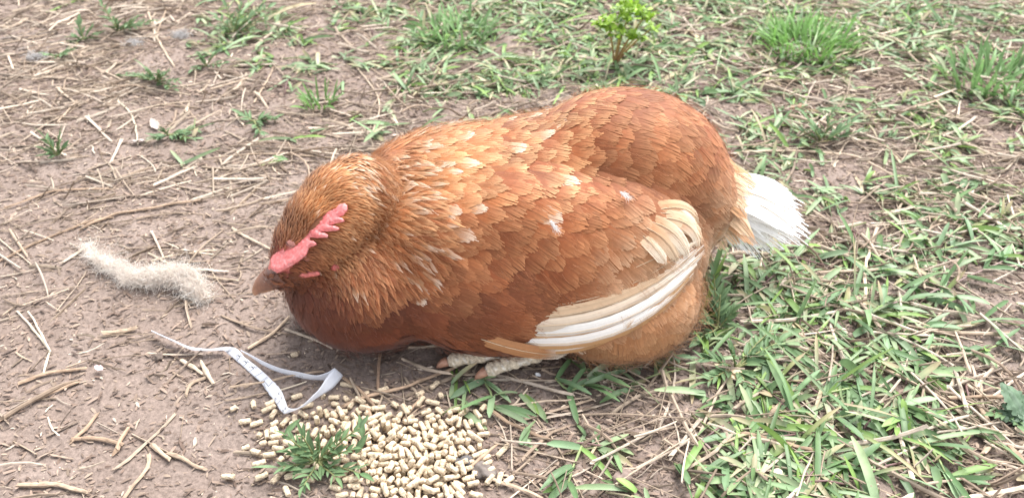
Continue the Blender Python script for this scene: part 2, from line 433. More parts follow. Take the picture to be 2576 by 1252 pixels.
for i in range(M_):
    s = csp[i]*.82; kx = 0 if s < .0028 else 1 if s < .0062 else 2
    p = cand[i]; q = p/cs[kx]; a, b, c_ = int(math.floor(q[0])), int(math.floor(q[1])), int(math.floor(q[2])); D = cells[kx]; ok = True
    for da in (-1, 0, 1):
        for db in (-1, 0, 1):
            for dc in (-1, 0, 1):
                for z in D.get((a+da, b+db, c_+dc), ()):
                    if (z[0]-p[0])**2+(z[1]-p[1])**2+(z[2]-p[2])**2 < s*s: ok = False; break
                if not ok: break
            if not ok: break
        if not ok: break
    if ok:
        D.setdefault((a, b, c_), []).append(p); keep.append(i)
keep = np.array(keep)
FP = cand[keep]; FN = nrm[ti[keep]]; FB = back[ti[keep]]
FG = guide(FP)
dpx = FG[:, :2]; dpx = unit(dpx+RNG.normal(0, .10, dpx.shape))
dw = dpx[:, :1]*VRIGHT-dpx[:, 1:2]*VUP
view = unit(FP-EYE); vn = (view*FN).sum(1)
al = np.where(np.abs(vn) > .3, -(dw*FN).sum(1)/np.where(np.abs(vn) > .3, vn, 1), 0)
al = np.clip(al, -1.2, 1.2)
dw = dw+al[:, None]*view
dw[FB] = np.array([1, .1, -.15])
dw = unit(dw-(dw*FN).sum(1, keepdims=True)*FN)
big = FG[:, 3] > 7.5; mid = (~big) & (FG[:, 3] > 3.4); fine = (~big) & (~mid)
qf = proj(FP)
fine &= (np.linalg.norm(FP-FACE, axis=1) > .0150) & ~inside(qf, bare_px) & ~inside(qf, lid_px) & ~inside(qf, comb_px)
rs = RNG
def lay(sel, Rr, K, lift0, lift1, bo=.45, wk=1., **kw):
    P, D, g = FP[sel], dw[sel], FG[sel]
    n = len(P); L = g[:, 2]*1e-3*rs.uniform(.8, 1.2, n); W = g[:, 3]*1e-3*rs.uniform(.85, 1.4, n)
    rach = np.zeros((n, Rr, 3)); nor = np.zeros((n, Rr, 3))
    back_off = bo                                     # the root lies under the feathers in front
    for r in range(Rr):
        v = r/(Rr-1)
        q, nn = surf(P+D*(L*(v-back_off))[:, None])
        nor[:, r] = nn
        rach[:, r] = q+nn*(lift0+(lift1*rs.uniform(.6, 1.4, n))[:, None]*v**1.3 if np.ndim(lift1) else lift0+lift1*v**1.3)
    nor = unit(nor+np.roll(nor, 1, 1)*.0+nor.mean(1, keepdims=True)*.7)
    rach[:, :, 2] = np.maximum(rach[:, :, 2], .0012)
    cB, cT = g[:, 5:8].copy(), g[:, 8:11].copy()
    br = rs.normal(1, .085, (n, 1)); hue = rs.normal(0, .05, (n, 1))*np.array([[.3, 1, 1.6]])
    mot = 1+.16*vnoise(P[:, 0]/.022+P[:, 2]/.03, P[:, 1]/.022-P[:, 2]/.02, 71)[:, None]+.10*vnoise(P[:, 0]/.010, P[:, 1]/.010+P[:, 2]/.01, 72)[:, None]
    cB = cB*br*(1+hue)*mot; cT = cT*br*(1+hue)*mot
    patch = .5+.5*vnoise(P[:, 0]/.009+P[:, 2]/.012, P[:, 1]/.009-P[:, 2]/.015, 21)
    wht = rs.random(n) < wk*g[:, 11]*2.0*np.clip(patch*2-.45, 0, 1.2)
    cT[wht] = cT[wht]*.45+.55*np.array([.84, .73, .60])*rs.uniform(.8, 1.1, (wht.sum(), 1))
    cB[wht] = cB[wht]*.7+.3*np.array([.7, .45, .25])
    return feathers(rach, nor, W, K, cB*.8, cB, cT, **kw), P, L, W
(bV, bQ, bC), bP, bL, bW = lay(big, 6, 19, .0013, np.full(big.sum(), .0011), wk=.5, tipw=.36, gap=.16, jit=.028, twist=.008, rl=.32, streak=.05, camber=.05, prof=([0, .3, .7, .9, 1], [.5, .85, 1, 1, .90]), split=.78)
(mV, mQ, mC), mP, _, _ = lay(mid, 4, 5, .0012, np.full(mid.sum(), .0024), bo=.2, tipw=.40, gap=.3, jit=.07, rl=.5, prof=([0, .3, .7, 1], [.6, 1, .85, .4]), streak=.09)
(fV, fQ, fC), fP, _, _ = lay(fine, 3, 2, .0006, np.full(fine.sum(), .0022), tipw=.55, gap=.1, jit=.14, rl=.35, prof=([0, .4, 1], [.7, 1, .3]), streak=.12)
print('feathers', len(bV), len(mV), len(fV))
# the 300 body feathers that show largest are parts of their own; the rest is one mass
tip = bV[:, (9*6+5)*2]
vis = np.zeros(len(tip))
for i, p in enumerate(tip):
    d = p-EYE; dist = np.linalg.norm(d); h = BVH.ray_cast(Vector(EYE), Vector(d/dist))
    if h[0] is None or h[3] > dist-.004:
        vis[i] = bL[i]*bW[i]/dist**2
order = np.argsort(-vis); own = order[:230]; rest = order[230:]
for i in own:
    me = mesh('feather', bV[i], [bQ[i]-bQ[i].min()], bC[i], M_FEATHER)
    hen_part('feather', me)
B = Buf()
for VV, QQ, CC, ix in ((bV, bQ, bC, rest), (mV, mQ, mC, np.arange(len(mV))), (fV, fQ, fC, np.arange(len(fV)))):
    n, k = len(ix), VV.shape[1]
    q = QQ[ix]-QQ[ix].reshape(n, -1).min(1)[:, None, None]+(np.arange(n)*k)[:, None, None]
    B.add(VV[ix], q.reshape(-1, 4), CC[ix])
hen_part('plumage', B.mesh('plumage', M_FEATHER), kind='stuff')

# long feathers given by their shafts: wing flights, tertials, tail
def long_feather(name, pts, w, cB, cT, nor=None, K=13, parent=None, mat=None, edge=None, prof=None, fray=0, **kw):
    p0, p1, p2 = [np.asarray(p, float) for p in pts]
    t = np.linspace(0, 1, 9)[:, None]
    c1 = 2*p1-(p0+p2)/2
    r = (1-t)**2*p0+2*t*(1-t)*c1+t*t*p2
    if nor is None: nor = [0, -.6, .8]
    nor = np.asarray(nor, float)
    if nor.ndim == 1: nor = np.repeat(nor[None], 9, 0)
    V, Q, C = feathers(r[None], unit(nor)[None], np.array([w]), K, [np.array(cB)*.95], [cB], [cT], rl=.10+.08*fray, jit=.02+.02*fray, gap=.2+.12*fray, twist=.010+.006*fray, camber=.05,
                       prof=prof or ([0, .15, .6, .88, 1], [.55, .95, 1, .82, .5]), streak=.06, edge=edge, **kw)
    me = mesh(name, V[0], [Q[0]], C[0], mat or M_WHITE)
    o = hen_part(name, me, parent)
    # the shaft
    sh = r+unit(nor)*.0004
    Vt, Qt, Ct = tube(sh, np.linspace(.00045, .00015, 9), 4, [.62, .48, .33])
    s = new_obj('shaft', mesh('shaft', Vt, [Qt], Ct, M_WHITE), o)
    return o
def tube(pts, rad, S=6, col=(.5, .4, .3), jitter=.0):
    pts = np.asarray(pts, float); n = len(pts)
    tg = unit(np.gradient(pts, axis=0))
    ref = np.array([0, 0, 1.]) if abs(tg[:, 2]).mean() < .8 else np.array([1., 0, 0])
    a = unit(np.cross(tg, ref)); b = np.cross(tg, a)
    an = np.linspace(0, 2*np.pi, S, endpoint=False)
    rad = np.broadcast_to(np.asarray(rad, float), (n,))
    rr = rad[:, None]*(1+jitter*RNG.normal(0, 1, (n, S)))
    V = pts[:, None]+rr[..., None]*(a[:, None]*np.cos(an)[None, :, None]+b[:, None]*np.sin(an)[None, :, None])
    k = np.arange(n*S).reshape(n, S); k2 = np.roll(k, -1, 1)
    Q = np.stack([k[:-1], k2[:-1], k2[1:], k[1:]], -1).reshape(-1, 4)
    V = V.reshape(-1, 3)
    for q, f in ((k[0], -1), (k[-1], 1)):
        cap = [[q[0], q[1], q[2], q[3]]]+([[q[0], q[3], q[4], q[5]]] if S >= 6 else [])+([[q[0], q[5], q[6], q[7]]] if S == 8 else [])
        Q = np.concatenate([Q, np.array(cap)[:, ::f]])
    C = np.asarray(col, float)
    C = np.broadcast_to(C, (len(V), 3)) if C.ndim == 1 else np.repeat(C, S, 0)
    return V, Q, C
wht, offw = (.80, .76, .70), (.74, .62, .48)
WING = [  # shaft at three measured positions, width mm, lift at root, middle and tip mm, colour, tip, edge colour
 ((1340, 740), (1550, 690), (1712, 608), 14, (-4, .6, 4), (.46, .24, .115), (.64, .45, .29), None),
 ((1330, 775), (1550, 728), (1732, 612), 13, (-4, 1.4, 5), (.52, .31, .17), (.78, .68, .56), None),
 ((1300, 800), (1550, 758), (1742, 622), 13, (-4, 3.2, 6.2), (.60, .42, .27), wht, None),
 ((1300, 822), (1550, 784), (1742, 640), 11, (-3, 4, 6.6), (.66, .54, .42), (.80, .74, .66), None),
 ((1310, 842), (1560, 804), (1732, 660), 11, (-2, 5, 7), (.80, .77, .73), (.82, .80, .77), ((.52, .31, .16), 1)),
 ((1300, 862), (1545, 832), (1712, 694), 10, (-1, 5.6, 7.4), (.80, .76, .72), wht, ((.50, .28, .13), 1)),
 ((1290, 872), (1470, 858), (1590, 800), 8, (0, 6.2, 7.4), (.80, .76, .72), (.80, .77, .73), ((.50, .28, .13), 1)),
 ((1170, 838), (1310, 866), (1426, 866), 12, (-1, 6, 8), (.46, .22, .1), (.80, .72, .62), None)]
for a, b, c, wd, lf, cb, ct, ed in WING:
    q = [on_body(*p, l_*1e-3) for p, l_ in zip((a, b, c), lf)]
    long_feather('wing_feather', [x[0] for x in q], wd*1e-3, cb, ct, nor=unit(sum(x[1] for x in q)/3+np.array([0, -.4, .3])), edge=ed, K=21)
TERT = [((1610, 540), (1690, 545), (1742, 585), 17, 3.5), ((1620, 550), (1700, 560), (1746, 606), 15, 4.5), ((1600, 550), (1675, 580), (1722, 642), 14, 4), ((1590, 560), (1655, 595), (1700, 655), 13, 3.6), ((1590, 570), (1632, 612), (1668, 662), 12, 3.2), ((1630, 534), (1700, 532), (1748, 562), 14, 5), ((1650, 540), (1715, 570), (1745, 622), 11, 5.5)]
for k, (a, b, c, wd, lf) in enumerate(TERT):
    q = [on_body(*p, l_*1e-3) for p, l_ in ((a, -3), (b, lf), (c, lf+random.uniform(-1.5, 1.5)))]
    long_feather('tertial_feather', [x[0] for x in q], wd*1e-3, [(.46, .23, .11), (.60, .40, .25), (.52, .30, .16)][k % 3], [(.80, .70, .56), (.72, .55, .38)][k % 2], nor=unit(sum(x[1] for x in q)/3+np.array([random.uniform(-.2, .4), -.4, .4])), split=.3, tipw=.75, K=17)
TAIL = [((1988, 492), .066, 23, .085), ((2003, 505), .062, 24, .085), ((2008, 530), .056, 25, .082), ((2022, 560), .050, 25, .08), ((2034, 588), .044, 24, .078), ((2012, 605), .040, 24, .075), ((1975, 615), .036, 24, .072), ((1940, 628), .032, 24, .07), ((1905, 640), .029, 22, .068), ((1862, 622), .030, 20, .066),
        ((1955, 512), .070, 22, .092), ((1985, 540), .064, 22, .09), ((1995, 575), .055, 22, .088), ((1945, 590), .050, 20, .082)]
tb = np.array([.172, .538, .078])
for k, (tp, zt, wd, zb) in enumerate(TAIL):
    T = at(*tp, zt)
    b0 = tb+np.array([-.015, (T[1]-tb[1])*.35, zb-.078])
    m_ = (b0+T)/2+np.array([0, -.002, .011])
    long_feather('tail_feather', [b0, m_, T], wd*1e-3, (.86, .84, .81), (.88, .87, .86), nor=[.25, -.35-.02*k, .9], prof=([0, .2, .6, .85, 1], [.6, .9, 1, .98, .85]), split=.62, K=17, fray=1)
COV = [((1905, 470), .094, 17, .1), ((1890, 490), .094, 18, .1), ((1880, 520), .088, 20, .098), ((1878, 545), .082, 20, .096), ((1850, 560), .078, 20, .094), ((1890, 590), .064, 22, .088), ((1900, 612), .056, 20, .082), ((1860, 612), .056, 20, .08), ((1830, 630), .046, 18, .07), ((1860, 440), .104, 16, .11), ((1845, 500), .092, 18, .105), ((1840, 590), .066, 18, .088)]
for k, (tp, zt, wd, zb) in enumerate(COV):
    T = at(*tp, zt)
    b0 = np.array([.135, .535+(T[1]-.53)*.4, zb+.004])
    m_ = (b0+T)/2+np.array([0, -.004, .014])
    long_feather('tail_covert', [b0, m_, T], wd*1e-3, (.46, .24, .115), (.72, .5, .32) if k % 3 else (.56, .3, .15), nor=[.35, -.5, .8], mat=M_FEATHER, tipw=.5, split=.4)

# downy fringe at the belly and under the tail, and two stray white tufts
def fibres(P, D, L, r, segs=4, curl=.25, col=(.5, .4, .3), colT=None):
    n = len(P); t = np.linspace(0, 1, segs+1)
    o1 = unit(np.cross(D, RNG.normal(0, 1, (n, 3)))); o2 = np.cross(D, o1)
    ph = RNG.uniform(0, 6.28, (n, 1)); fr = RNG.uniform(2, 6, (n, 1))
    pts = P[:, None]+D[:, None]*(L[:, None]*t)[..., None]+o1[:, None]*(L[:, None]*curl*np.sin(fr*t+ph)*t)[..., None]+o2[:, None]*(L[:, None]*curl*np.cos(fr*t+ph)*t)[..., None]
    rr = (r*(1-.7*t))[None, :, None, None] if np.ndim(r) == 0 else (r[:, None]*(1-.7*t))[..., None, None]
    an = np.array([0, 2.1, 4.2])
    ring = o1[:, None, None]*np.cos(an)[None, None, :, None]+o2[:, None, None]*np.sin(an)[None, None, :, None]
    V = pts[:, :, None]+ring*rr
    i = np.arange(n*(segs+1)*3).reshape(n, segs+1, 3); j = np.roll(i, -1, 2)
    Q = np.stack([i[:, :-1], j[:, :-1], j[:, 1:], i[:, 1:]], -1).reshape(-1, 4)
    c0 = np.asarray(col, float); c0 = np.broadcast_to(c0, (n, 3)); c1 = c0 if colT is None else np.broadcast_to(np.asarray(colT, float), (n, 3))
    C = c0[:, None]*(1-t)[None, :, None]+c1[:, None]*t[None, :, None]
    C = np.repeat(C[:, :, None], 3, 2)*RNG.normal(1, .1, (n, 1, 1, 1))
    return V.reshape(-1, 3), Q, C.reshape(-1, 3)
q = proj(FP)
sel = np.where((mid | big) & (((q[:, 0] > 1440) & (q[:, 1] > 690+.0*q[:, 0])) & (q[:, 1]+.62*q[:, 0] > 1790)))[0]
sel = np.repeat(sel[(np.abs(vn[sel]) < .42) | (FP[sel, 2] < .016)], 9)
P, Nn = surf(FP[sel]+RNG.normal(0, .003, (len(sel), 3)))
D = unit(dw[sel]+Nn*.35+RNG.normal(0, .25, (len(sel), 3)))
D[:, 2] = np.maximum(D[:, 2], -.5)
V, Q, C = fibres(P+Nn*.002, D, RNG.uniform(.007, .022, len(sel))*(1+.5*vnoise(P[:, 0]/.012, P[:, 1]/.012+P[:, 2]/.012, 61)), .00016, 4, .16, (.36, .165, .07), (.52, .29, .15))
V[:, 2] = np.maximum(V[:, 2], .001)
B = Buf(); B.add(V, Q, C)
# loose barbs over the whole coat, which soften the outline of every feather
sel = RNG.choice(np.where(big | mid)[0], 9000)
P, Nn = surf(FP[sel]+RNG.normal(0, .005, (len(sel), 3)))
D = unit(dw[sel]+Nn*.10+RNG.normal(0, .20, (len(sel), 3)))
cc_ = FG[sel, 5:8]*.4+FG[sel, 8:11]*.6
V, Q, C = fibres(P+Nn*RNG.uniform(.0022, .0052, (len(sel), 1)), D, RNG.uniform(.005, .011, len(sel)), .00011, 2, .06, cc_, cc_*1.15)
V[:, 2] = np.maximum(V[:, 2], .001); B.add(V, Q, C)
hen_part('down', B.mesh('down', M_FEATHER), kind='stuff')
for (x, y) in ((1392, 570), (1565, 503)):
    p, n = on_body(x, y, .0065)
    nf = 70; ax_ = unit(np.array([.5, -.3, -.6])-n*(n @ np.array([.5, -.3, -.6])))
    V, Q, C = fibres(p+ax_*RNG.uniform(-.004, .003, (nf, 1))+RNG.normal(0, .0006, (nf, 3)), unit(RNG.normal(0, .35, (nf, 3))+n*.25+ax_*1.0), RNG.uniform(.003, .007, nf), .00013, 4, .2, (.85, .84, .83))
    hen_part('down_tuft', mesh('down_tuft', V, [Q], C, M_WHITE))

# ---------------------------------------------------------------- comb, face, beak, feet
def inflated(outline, origin, ex, ey, en, step, thick, round_=.0022, bend=None):
    """A fleshy sheet with a traced outline (in metres on the plane ex, ey), thick in the middle and rounded off at the rim."""
    O = np.asarray(outline, float)
    seg = []
    for a, b in zip(O, np.roll(O, -1, 0)):
        n = max(1, int(np.linalg.norm(b-a)/step)); seg += [a+(b-a)*i/n for i in range(n)]
    B = np.array(seg)
    lo, hi = B.min(0), B.max(0)
    X, Y = np.meshgrid(np.arange(lo[0], hi[0], step), np.arange(lo[1], hi[1], step))
    I = np.stack([X.ravel(), Y.ravel()], 1)+RNG.normal(0, step*.12, (X.size, 2))
    x, y = I[:, 0], I[:, 1]; inside = np.zeros(len(I), bool)
    for a, b in zip(B, np.roll(B, -1, 0)):
        cr = ((a[1] > y) != (b[1] > y)) & (x < (b[0]-a[0])*(y-a[1])/((b[1]-a[1]) or 1e-12)+a[0])
        inside ^= cr
    I = I[inside]
    dm = np.sqrt(((I[:, None]-B[None])**2).sum(-1)).min(1)
    I = I[dm > step*.5]; dm = dm[dm > step*.5]
    P2 = np.concatenate([B, I]); n = len(B)
    res = delaunay_2d_cdt([Vector(p) for p in P2], [], [list(range(n))], 1, 1e-7)
    Vt = np.array([tuple(v) for v in res[0]]); T = np.array([t for t in res[2] if len(t) == 3])
    d = np.sqrt(((Vt[:, None]-B[None])**2).sum(-1)).min(1)
    h = thick*np.sqrt(np.clip(1-(1-np.clip(d/round_, 0, 1))**2, 0, 1))
    base = origin+Vt[:, :1]*ex+Vt[:, 1:]*ey
    if bend is not None: base = base+en*bend(Vt)[:, None]
    top, bot = base+en*h[:, None], base-en*h[:, None]
    return np.concatenate([top, bot]), np.concatenate([T, T[:, ::-1]+len(Vt)]), Vt, np.concatenate([d, d])
pa = on_body(*zc(235, 940), .0030)[0]; pb = on_body(*zc(780, 500), .0095)[0]; pc = on_body(*zc(690, 670), .0130)[0]
en = unit(np.cross(pb-pa, pc-pa)); en = en if (en @ (EYE-pa)) > 0 else -en
ex = unit(pb-pa); ey = np.cross(en, ex)
def plane2(x, y):
    d = ray(x, y); t = ((pa-EYE) @ en)/(d @ en); p = EYE+d*t-pa
    return p @ ex, p @ ey
V, T, V2, dd = inflated([plane2(*p) for p in comb_px], pa, ex, ey, en, .0011, .0022)
n_ = vnoise(V[:, 0]*900, V[:, 1]*900+V[:, 2]*700, 4)
V = V+en*(n_*.0006)[:, None]
n2_ = vnoise(V[:, 0]*2600+V[:, 2]*900, V[:, 1]*2600, 14)
C = np.array([.62, .155, .15])*(1+.14*n_[:, None])+np.clip(n2_-.25, 0, 1)[:, None]*np.array([.16, .2, .2])+np.clip(1-dd/.0025, 0, 1)[:, None]*np.array([.05, .05, .05])
hen_part('comb', mesh('comb', V, [T], C, M_SKIN), label='pink serrated comb flopped over the head')
# beak
H = np.array([-.1715, .4448, .0775]); TIP = at(636, 737, .0585)
bd = unit(TIP-H); up = unit(np.array([0, -.25, 1])-bd*(bd @ np.array([0, -.25, 1]))); sd = np.cross(bd, up)
def loft(ts, cen, rw, rt, rb, S=14):
    V = []; an = np.linspace(0, 2*np.pi, S, endpoint=False)
    for i, t in enumerate(ts):
        s = np.sin(an); V.append(cen[i]+sd*(rw[i]*np.cos(an))[:, None]+up*(np.where(s > 0, rt[i], rb[i])*s)[:, None])
    V = np.array(V); n = len(ts); k = np.arange(n*S).reshape(n, S); k2 = np.roll(k, -1, 1)
    Q = np.stack([k[:-1], k[1:], k2[1:], k2[:-1]], -1).reshape(-1, 4)
    return V.reshape(-1, 3), Q, np.repeat(np.asarray(ts), S)
LB = np.linalg.norm(TIP-H)
ts = np.array([-.3, 0, .2, .4, .6, .78, .9, .97, 1.0])
cen_ = np.array([H+bd*LB*t+up*(.0022*math.sin(math.pi*max(0, t))-.001*t*t) for t in ts])
V, Q, tt = loft(ts, cen_, np.array([.0112, .0108, .0098, .0083, .0067, .005, .0036, .0021, .0002]), np.array([.0105, .0100, .0088, .0073, .0058, .0044, .0032, .0019, .0002]), np.array([.004, .0035, .003, .0027, .0024, .002, .0016, .001, .0002]))
s = np.clip(tt, 0, 1)[:, None]
C = (1-s)*np.array([.14, .07, .055])+s*np.array([.34, .155, .085]); C = C+np.clip((tt-.75)/.25, 0, 1)[:, None]*np.array([.16, .14, .09])
beak = hen_part('beak', mesh('beak', V, [Q], C, M_BEAK))
cen2 = np.array([H+bd*LB*t*.86-up*(.0034-.0006*t) for t in ts])
V, Q, tt = loft(ts, cen2, np.array([.0078, .0074, .0066, .0056, .0044, .0032, .0022, .0013, .0002]), np.array([.003]*7+[.001, .0002]), np.array([.0042, .004, .0036, .0032, .0027, .002, .0014, .0008, .0002]))
C = np.broadcast_to(np.array([.36, .2, .12]), (len(V), 3))
new_obj('lower_beak', mesh('lower_beak', V, [Q], C, M_BEAK), beak)
# crusty pale cere over the nostrils, eyelids, wattle, ear lobe
def blob(name, c, r, col, mat, parent=None, rough=.15, ax=None, sub=3, fq=600):
    bm = bmesh.new(); bmesh.ops.create_icosphere(bm, subdivisions=sub, radius=1)
    V = np.array([tuple(v.co) for v in bm.verts]); F_ = np.array([[v.index for v in f.verts] for f in bm.faces]); bm.free()
    A = np.eye(3) if ax is None else np.asarray(ax)
    W = (V*np.asarray(r)) @ A
    nz_ = vnoise(W[:, 0]*fq+W[:, 2]*fq*.6, W[:, 1]*fq-W[:, 2]*fq*.5, 31)
    W = W*(1+rough*nz_[:, None])+np.asarray(c)
    Cc = np.asarray(col)*(1+.3*nz_[:, None])
    return hen_part(name, mesh(name, W, [F_], Cc, mat), parent) if parent is None else new_obj(name, mesh(name, W, [F_], Cc, mat), parent)
AX = np.stack([bd, sd, up])
blob('cere', H+bd*.0045+up*.0068-sd*.001, (.0042, .0055, .0026), (.40, .31, .27), M_BEAK, beak, .3, AX, fq=900)
for s_ in (-1, 1):
    blob('nostril', H+bd*.0085+up*.0058+sd*s_*.0035, (.0018, .0009, .0007), (.03, .018, .012), M_BEAK, beak, .1, AX)
for (x, y, o_) in ((*zc(345, 795), -.0008), (*zc(470, 905), -.0008)):
    p, n = on_body(x, y, o_)
    e1 = unit(np.cross(n, [.4, .2, 1])); e2 = np.cross(n, e1)
    ey_ = blob('eyelid', p, (.0046, .0034, .0024), (.36, .15, .12), M_SKIN, None, .12, np.stack([e1, e2, n]), fq=1100)
    a = np.linspace(-1, 1, 9)
    Vt, Qt, Ct = tube(p+e1*(a*.0042)[:, None]+e2*(.0007*(1-a*a))[:, None]+n*(.0021*np.sqrt(1-.8*a*a))[:, None], .0003, 4, (.05, .02, .015))
    new_obj('lid_slit', mesh('lid_slit', Vt, [Qt], Ct, M_SKIN), ey_)
p, n = on_body(*zc(715, 1000), .001)
blob('ear_lobe', p, (.003, .002, .004), (.50, .12, .10), M_SKIN, None, .2)
for (x, y) in (zc(450, 1015), zc(520, 1005)):
    p, n = on_body(x, y, -.001)
    blob('wattle', p+np.array([0, -.002, -.003]), (.006, .002, .0024), (.60, .17, .15), M_SKIN, None, .1)
# feet: two gnarled scaly toes show under the wing, the rest of the foot reaches back below the body
foot_root = np.array([.045, .468, .016])
foot = new_obj('foot', None, hen); foot.location = -HEN0; foot.empty_display_size = .01
def toe(pts, r0, r1):
    P = np.asarray(pts, float); t = np.linspace(0, 1, 44); k = np.linspace(0, 1, len(P))
    C_ = np.stack([np.interp(t, k, P[:, i]) for i in range(3)], 1)
    for _ in range(3): C_[1:-1] = (C_[:-2]+C_[1:-1]*2+C_[2:])/4
    rad = r0+(r1-r0)*t; rad = rad*(1+.07*np.sin(t*58)+.06*np.sin(t*21+1)); rad[-6:] *= np.array([.98, .95, .88, .76, .58, .35])
    V, Q, C = tube(C_, rad, 16 if False else 6, (.62, .53, .42))
    # finer ring
    S = 16; an = np.linspace(0, 2*np.pi, S, endpoint=False); tg = unit(np.gradient(C_, axis=0)); a = unit(np.cross(tg, [0, 0, 1])); b = np.cross(tg, a)
    V = C_[:, None]+rad[:, None, None]*(a[:, None]*np.cos(an)[None, :, None]+b[:, None]*np.sin(an)[None, :, None]*.9)
    n1 = vnoise(np.arange(44)[:, None]*.9+np.zeros((1, S)), np.arange(S)[None]*.8+np.zeros((44, 1)), 12); V = V+(V-C_[:, None])*(n1*.13)[..., None]
    kk = np.arange(44*S).reshape(44, S); k2 = np.roll(kk, -1, 1); Q = np.stack([kk[:-1], k2[:-1], k2[1:], kk[1:]], -1).reshape(-1, 4)
    C = np.array([.56, .47, .36])*(1+.28*n1[..., None])+np.zeros((44, S, 3))
    C[n1 > .5] = (.66, .60, .52)
    V[..., 2] = np.maximum(V[..., 2], .0008)
    return V.reshape(-1, 3), Q, C.reshape(-1, 3)
for (a, b, c, cl, nm) in (((1290, 880), (1180, 897), (1124, 910), (1118, 917), 0), ((1350, 890), (1272, 914), (1220, 936), (1210, 944), 1), ((1330, 850), (1260, 850), (1200, 850), (1190, 852), 2)):
    za = (.013, .009, .0066)
    p = [foot_root, at(*a, za[0]), at(*b, za[1]), at(*c, za[2])]
    V, Q, C = toe(p, .0068, .0058)
    to = new_obj('toe', mesh('toe', V, [Q], C, M_SCALE), foot)
    e = p[-1]; d = unit(at(*cl, .003)-p[-2])
    cp = np.array([e-d*.001+np.array([0, 0, .0006]), e+d*.003, e+d*.006-np.array([0, 0, .0012]), e+d*.0085-np.array([0, 0, .0028])])
    cp[:, 2] = np.maximum(cp[:, 2], .0012)
    Vt, Qt, Ct = tube(cp, [.0042, .0036, .0026, .0008], 6, (.36, .19, .13))
    new_obj('claw', mesh('claw', Vt, [Qt], Ct, M_BEAK), to)
V, Q, C = toe([foot_root+np.array([.0, .01, .02]), foot_root, foot_root-np.array([.0, .0, .008])], .006, .006)
new_obj('shank', mesh('shank', V, [Q], C, M_SCALE), foot)

# ---------------------------------------------------------------- shredded paper strip with its print
STRIP = [((380, 830, .011), (381, 833, .0065)), ((430, 852, .0115), (433, 857, .0045)), ((480, 872, .0105), (484, 880, .0035)), ((530, 877, .0095), (528, 882, .004)), ((562, 873, .010), (565, 882, .0035)),
 ((585, 873, .0085), (571, 888, .0035)), ((616, 898, .0062), (600, 911, .003)), ((654, 927, .0055), (631, 939, .003)), ((676, 948, .0055), (657, 963, .003)), ((695, 966, .006), (677, 991, .003)),
 ((709, 985, .0065), (694, 1013, .0045)), ((718, 1007, .008), (705, 1030, .006)), ((727, 1026, .011), (719, 1040, .007)), ((745, 1027, .0125), (736, 1034, .008)), ((766, 1014, .0125), (764, 1022, .006)),
 ((785, 996, .0125), (789, 1006, .005)), ((806, 974, .0125), (813, 991, .0045)), ((818, 953, .013), (833, 978, .0045)), ((830, 938, .0135), (850, 962, .005)), ((843, 925, .014), (862, 941, .006)), ((840, 926, .0145), (853, 938, .007)),
 ((824, 936, .0125), (822, 956, .003)), ((800, 943, .0115), (795, 955, .003)), ((756, 936, .0105), (760, 951, .003)), ((702, 924, .009), (696, 934, .003)), ((660, 907, .008), (657, 916, .003)), ((632, 892, .008), (631, 897, .004)), ((605, 879, .0085), (606, 882, .006))]
UE = np.array([at(*a) for a, b in STRIP]); LE = np.array([at(*b) for a, b in STRIP])
sl = np.concatenate([[0], np.cumsum(np.linalg.norm(np.diff((UE+LE)/2, axis=0), axis=1))]); sl /= sl[-1]
def smooth_curve(t, k, P):               # Catmull-Rom through the measured pairs
    i = np.clip(np.searchsorted(k, t, 'right')-1, 0, len(k)-2); u = ((t-k[i])/(k[i+1]-k[i]))[:, None]
    g = np.gradient(P, k, axis=0); h = (k[i+1]-k[i])[:, None]
    return (2*u**3-3*u**2+1)*P[i]+(u**3-2*u**2+u)*h*g[i]*.8+(-2*u**3+3*u**2)*P[i+1]+(u**3-u**2)*h*g[i+1]*.8
def strip_at(s, v, off=0.):
    s, v = np.atleast_1d(s), np.atleast_1d(v)
    a, b = smooth_curve(s, sl, UE), smooth_curve(s, sl, LE)
    p = a+(b-a)*v[:, None]
    if off:
        e = 1e-3; tg = smooth_curve(np.clip(s+e, 0, 1), sl, (UE+LE)/2)-smooth_curve(np.clip(s-e, 0, 1), sl, (UE+LE)/2)
        n = unit(np.cross(tg, a-b)); n = n*np.sign((n*(EYE-p)).sum(1))[:, None]; p = p+n*off
    return p
ns, nv = 150, 6
ss, vv_ = np.meshgrid(np.linspace(0, 1, ns), np.linspace(0, 1, nv), indexing='ij')
ed = .03*vnoise(ss*90, vv_*0, 2)*((vv_ < .01) | (vv_ > .99))
P = strip_at(ss.ravel(), (vv_+ed).ravel()).reshape(ns, nv, 3)
k = np.arange(ns*nv).reshape(ns, nv); Q = np.stack([k[:-1, :-1], k[:-1, 1:], k[1:, 1:], k[1:, :-1]], -1).reshape(-1, 4)
c0 = (UE+LE).mean(0)/2; c0[2] = 0
strip = empty('paper_strip', c0, 'curled strip of shredded white printed paper lying in front of the hen', 'paper strip')
sheet_me = mesh('sheet', P-c0, [Q], np.tile([.88, .895, .94], (ns*nv, 1)), M_PAPER)
sheet = new_obj('sheet', sheet_me, strip)
so = sheet.modifiers.new('thickness', 'SOLIDIFY'); so.thickness = .00012
def ink(polys, name='print', col=(.05, .05, .06)):
    V, F3 = [], []
    for pl in polys:                      # each a list of (s, v); convex fans or thin lines
        b = len(V); V += list(pl); F3 += [(b, b+i, b+i+1) for i in range(1, len(pl)-1)]
    V = np.array(V); W = strip_at(V[:, 0], V[:, 1], .00025)-c0
    new_obj(name, mesh(name, W, [np.array(F3)], np.broadcast_to(np.array(col), (len(W), 3)), M_INK), sheet)
SLEN = float(np.linalg.norm(np.diff((UE+LE)/2, axis=0), axis=1).sum()); SW = .0075
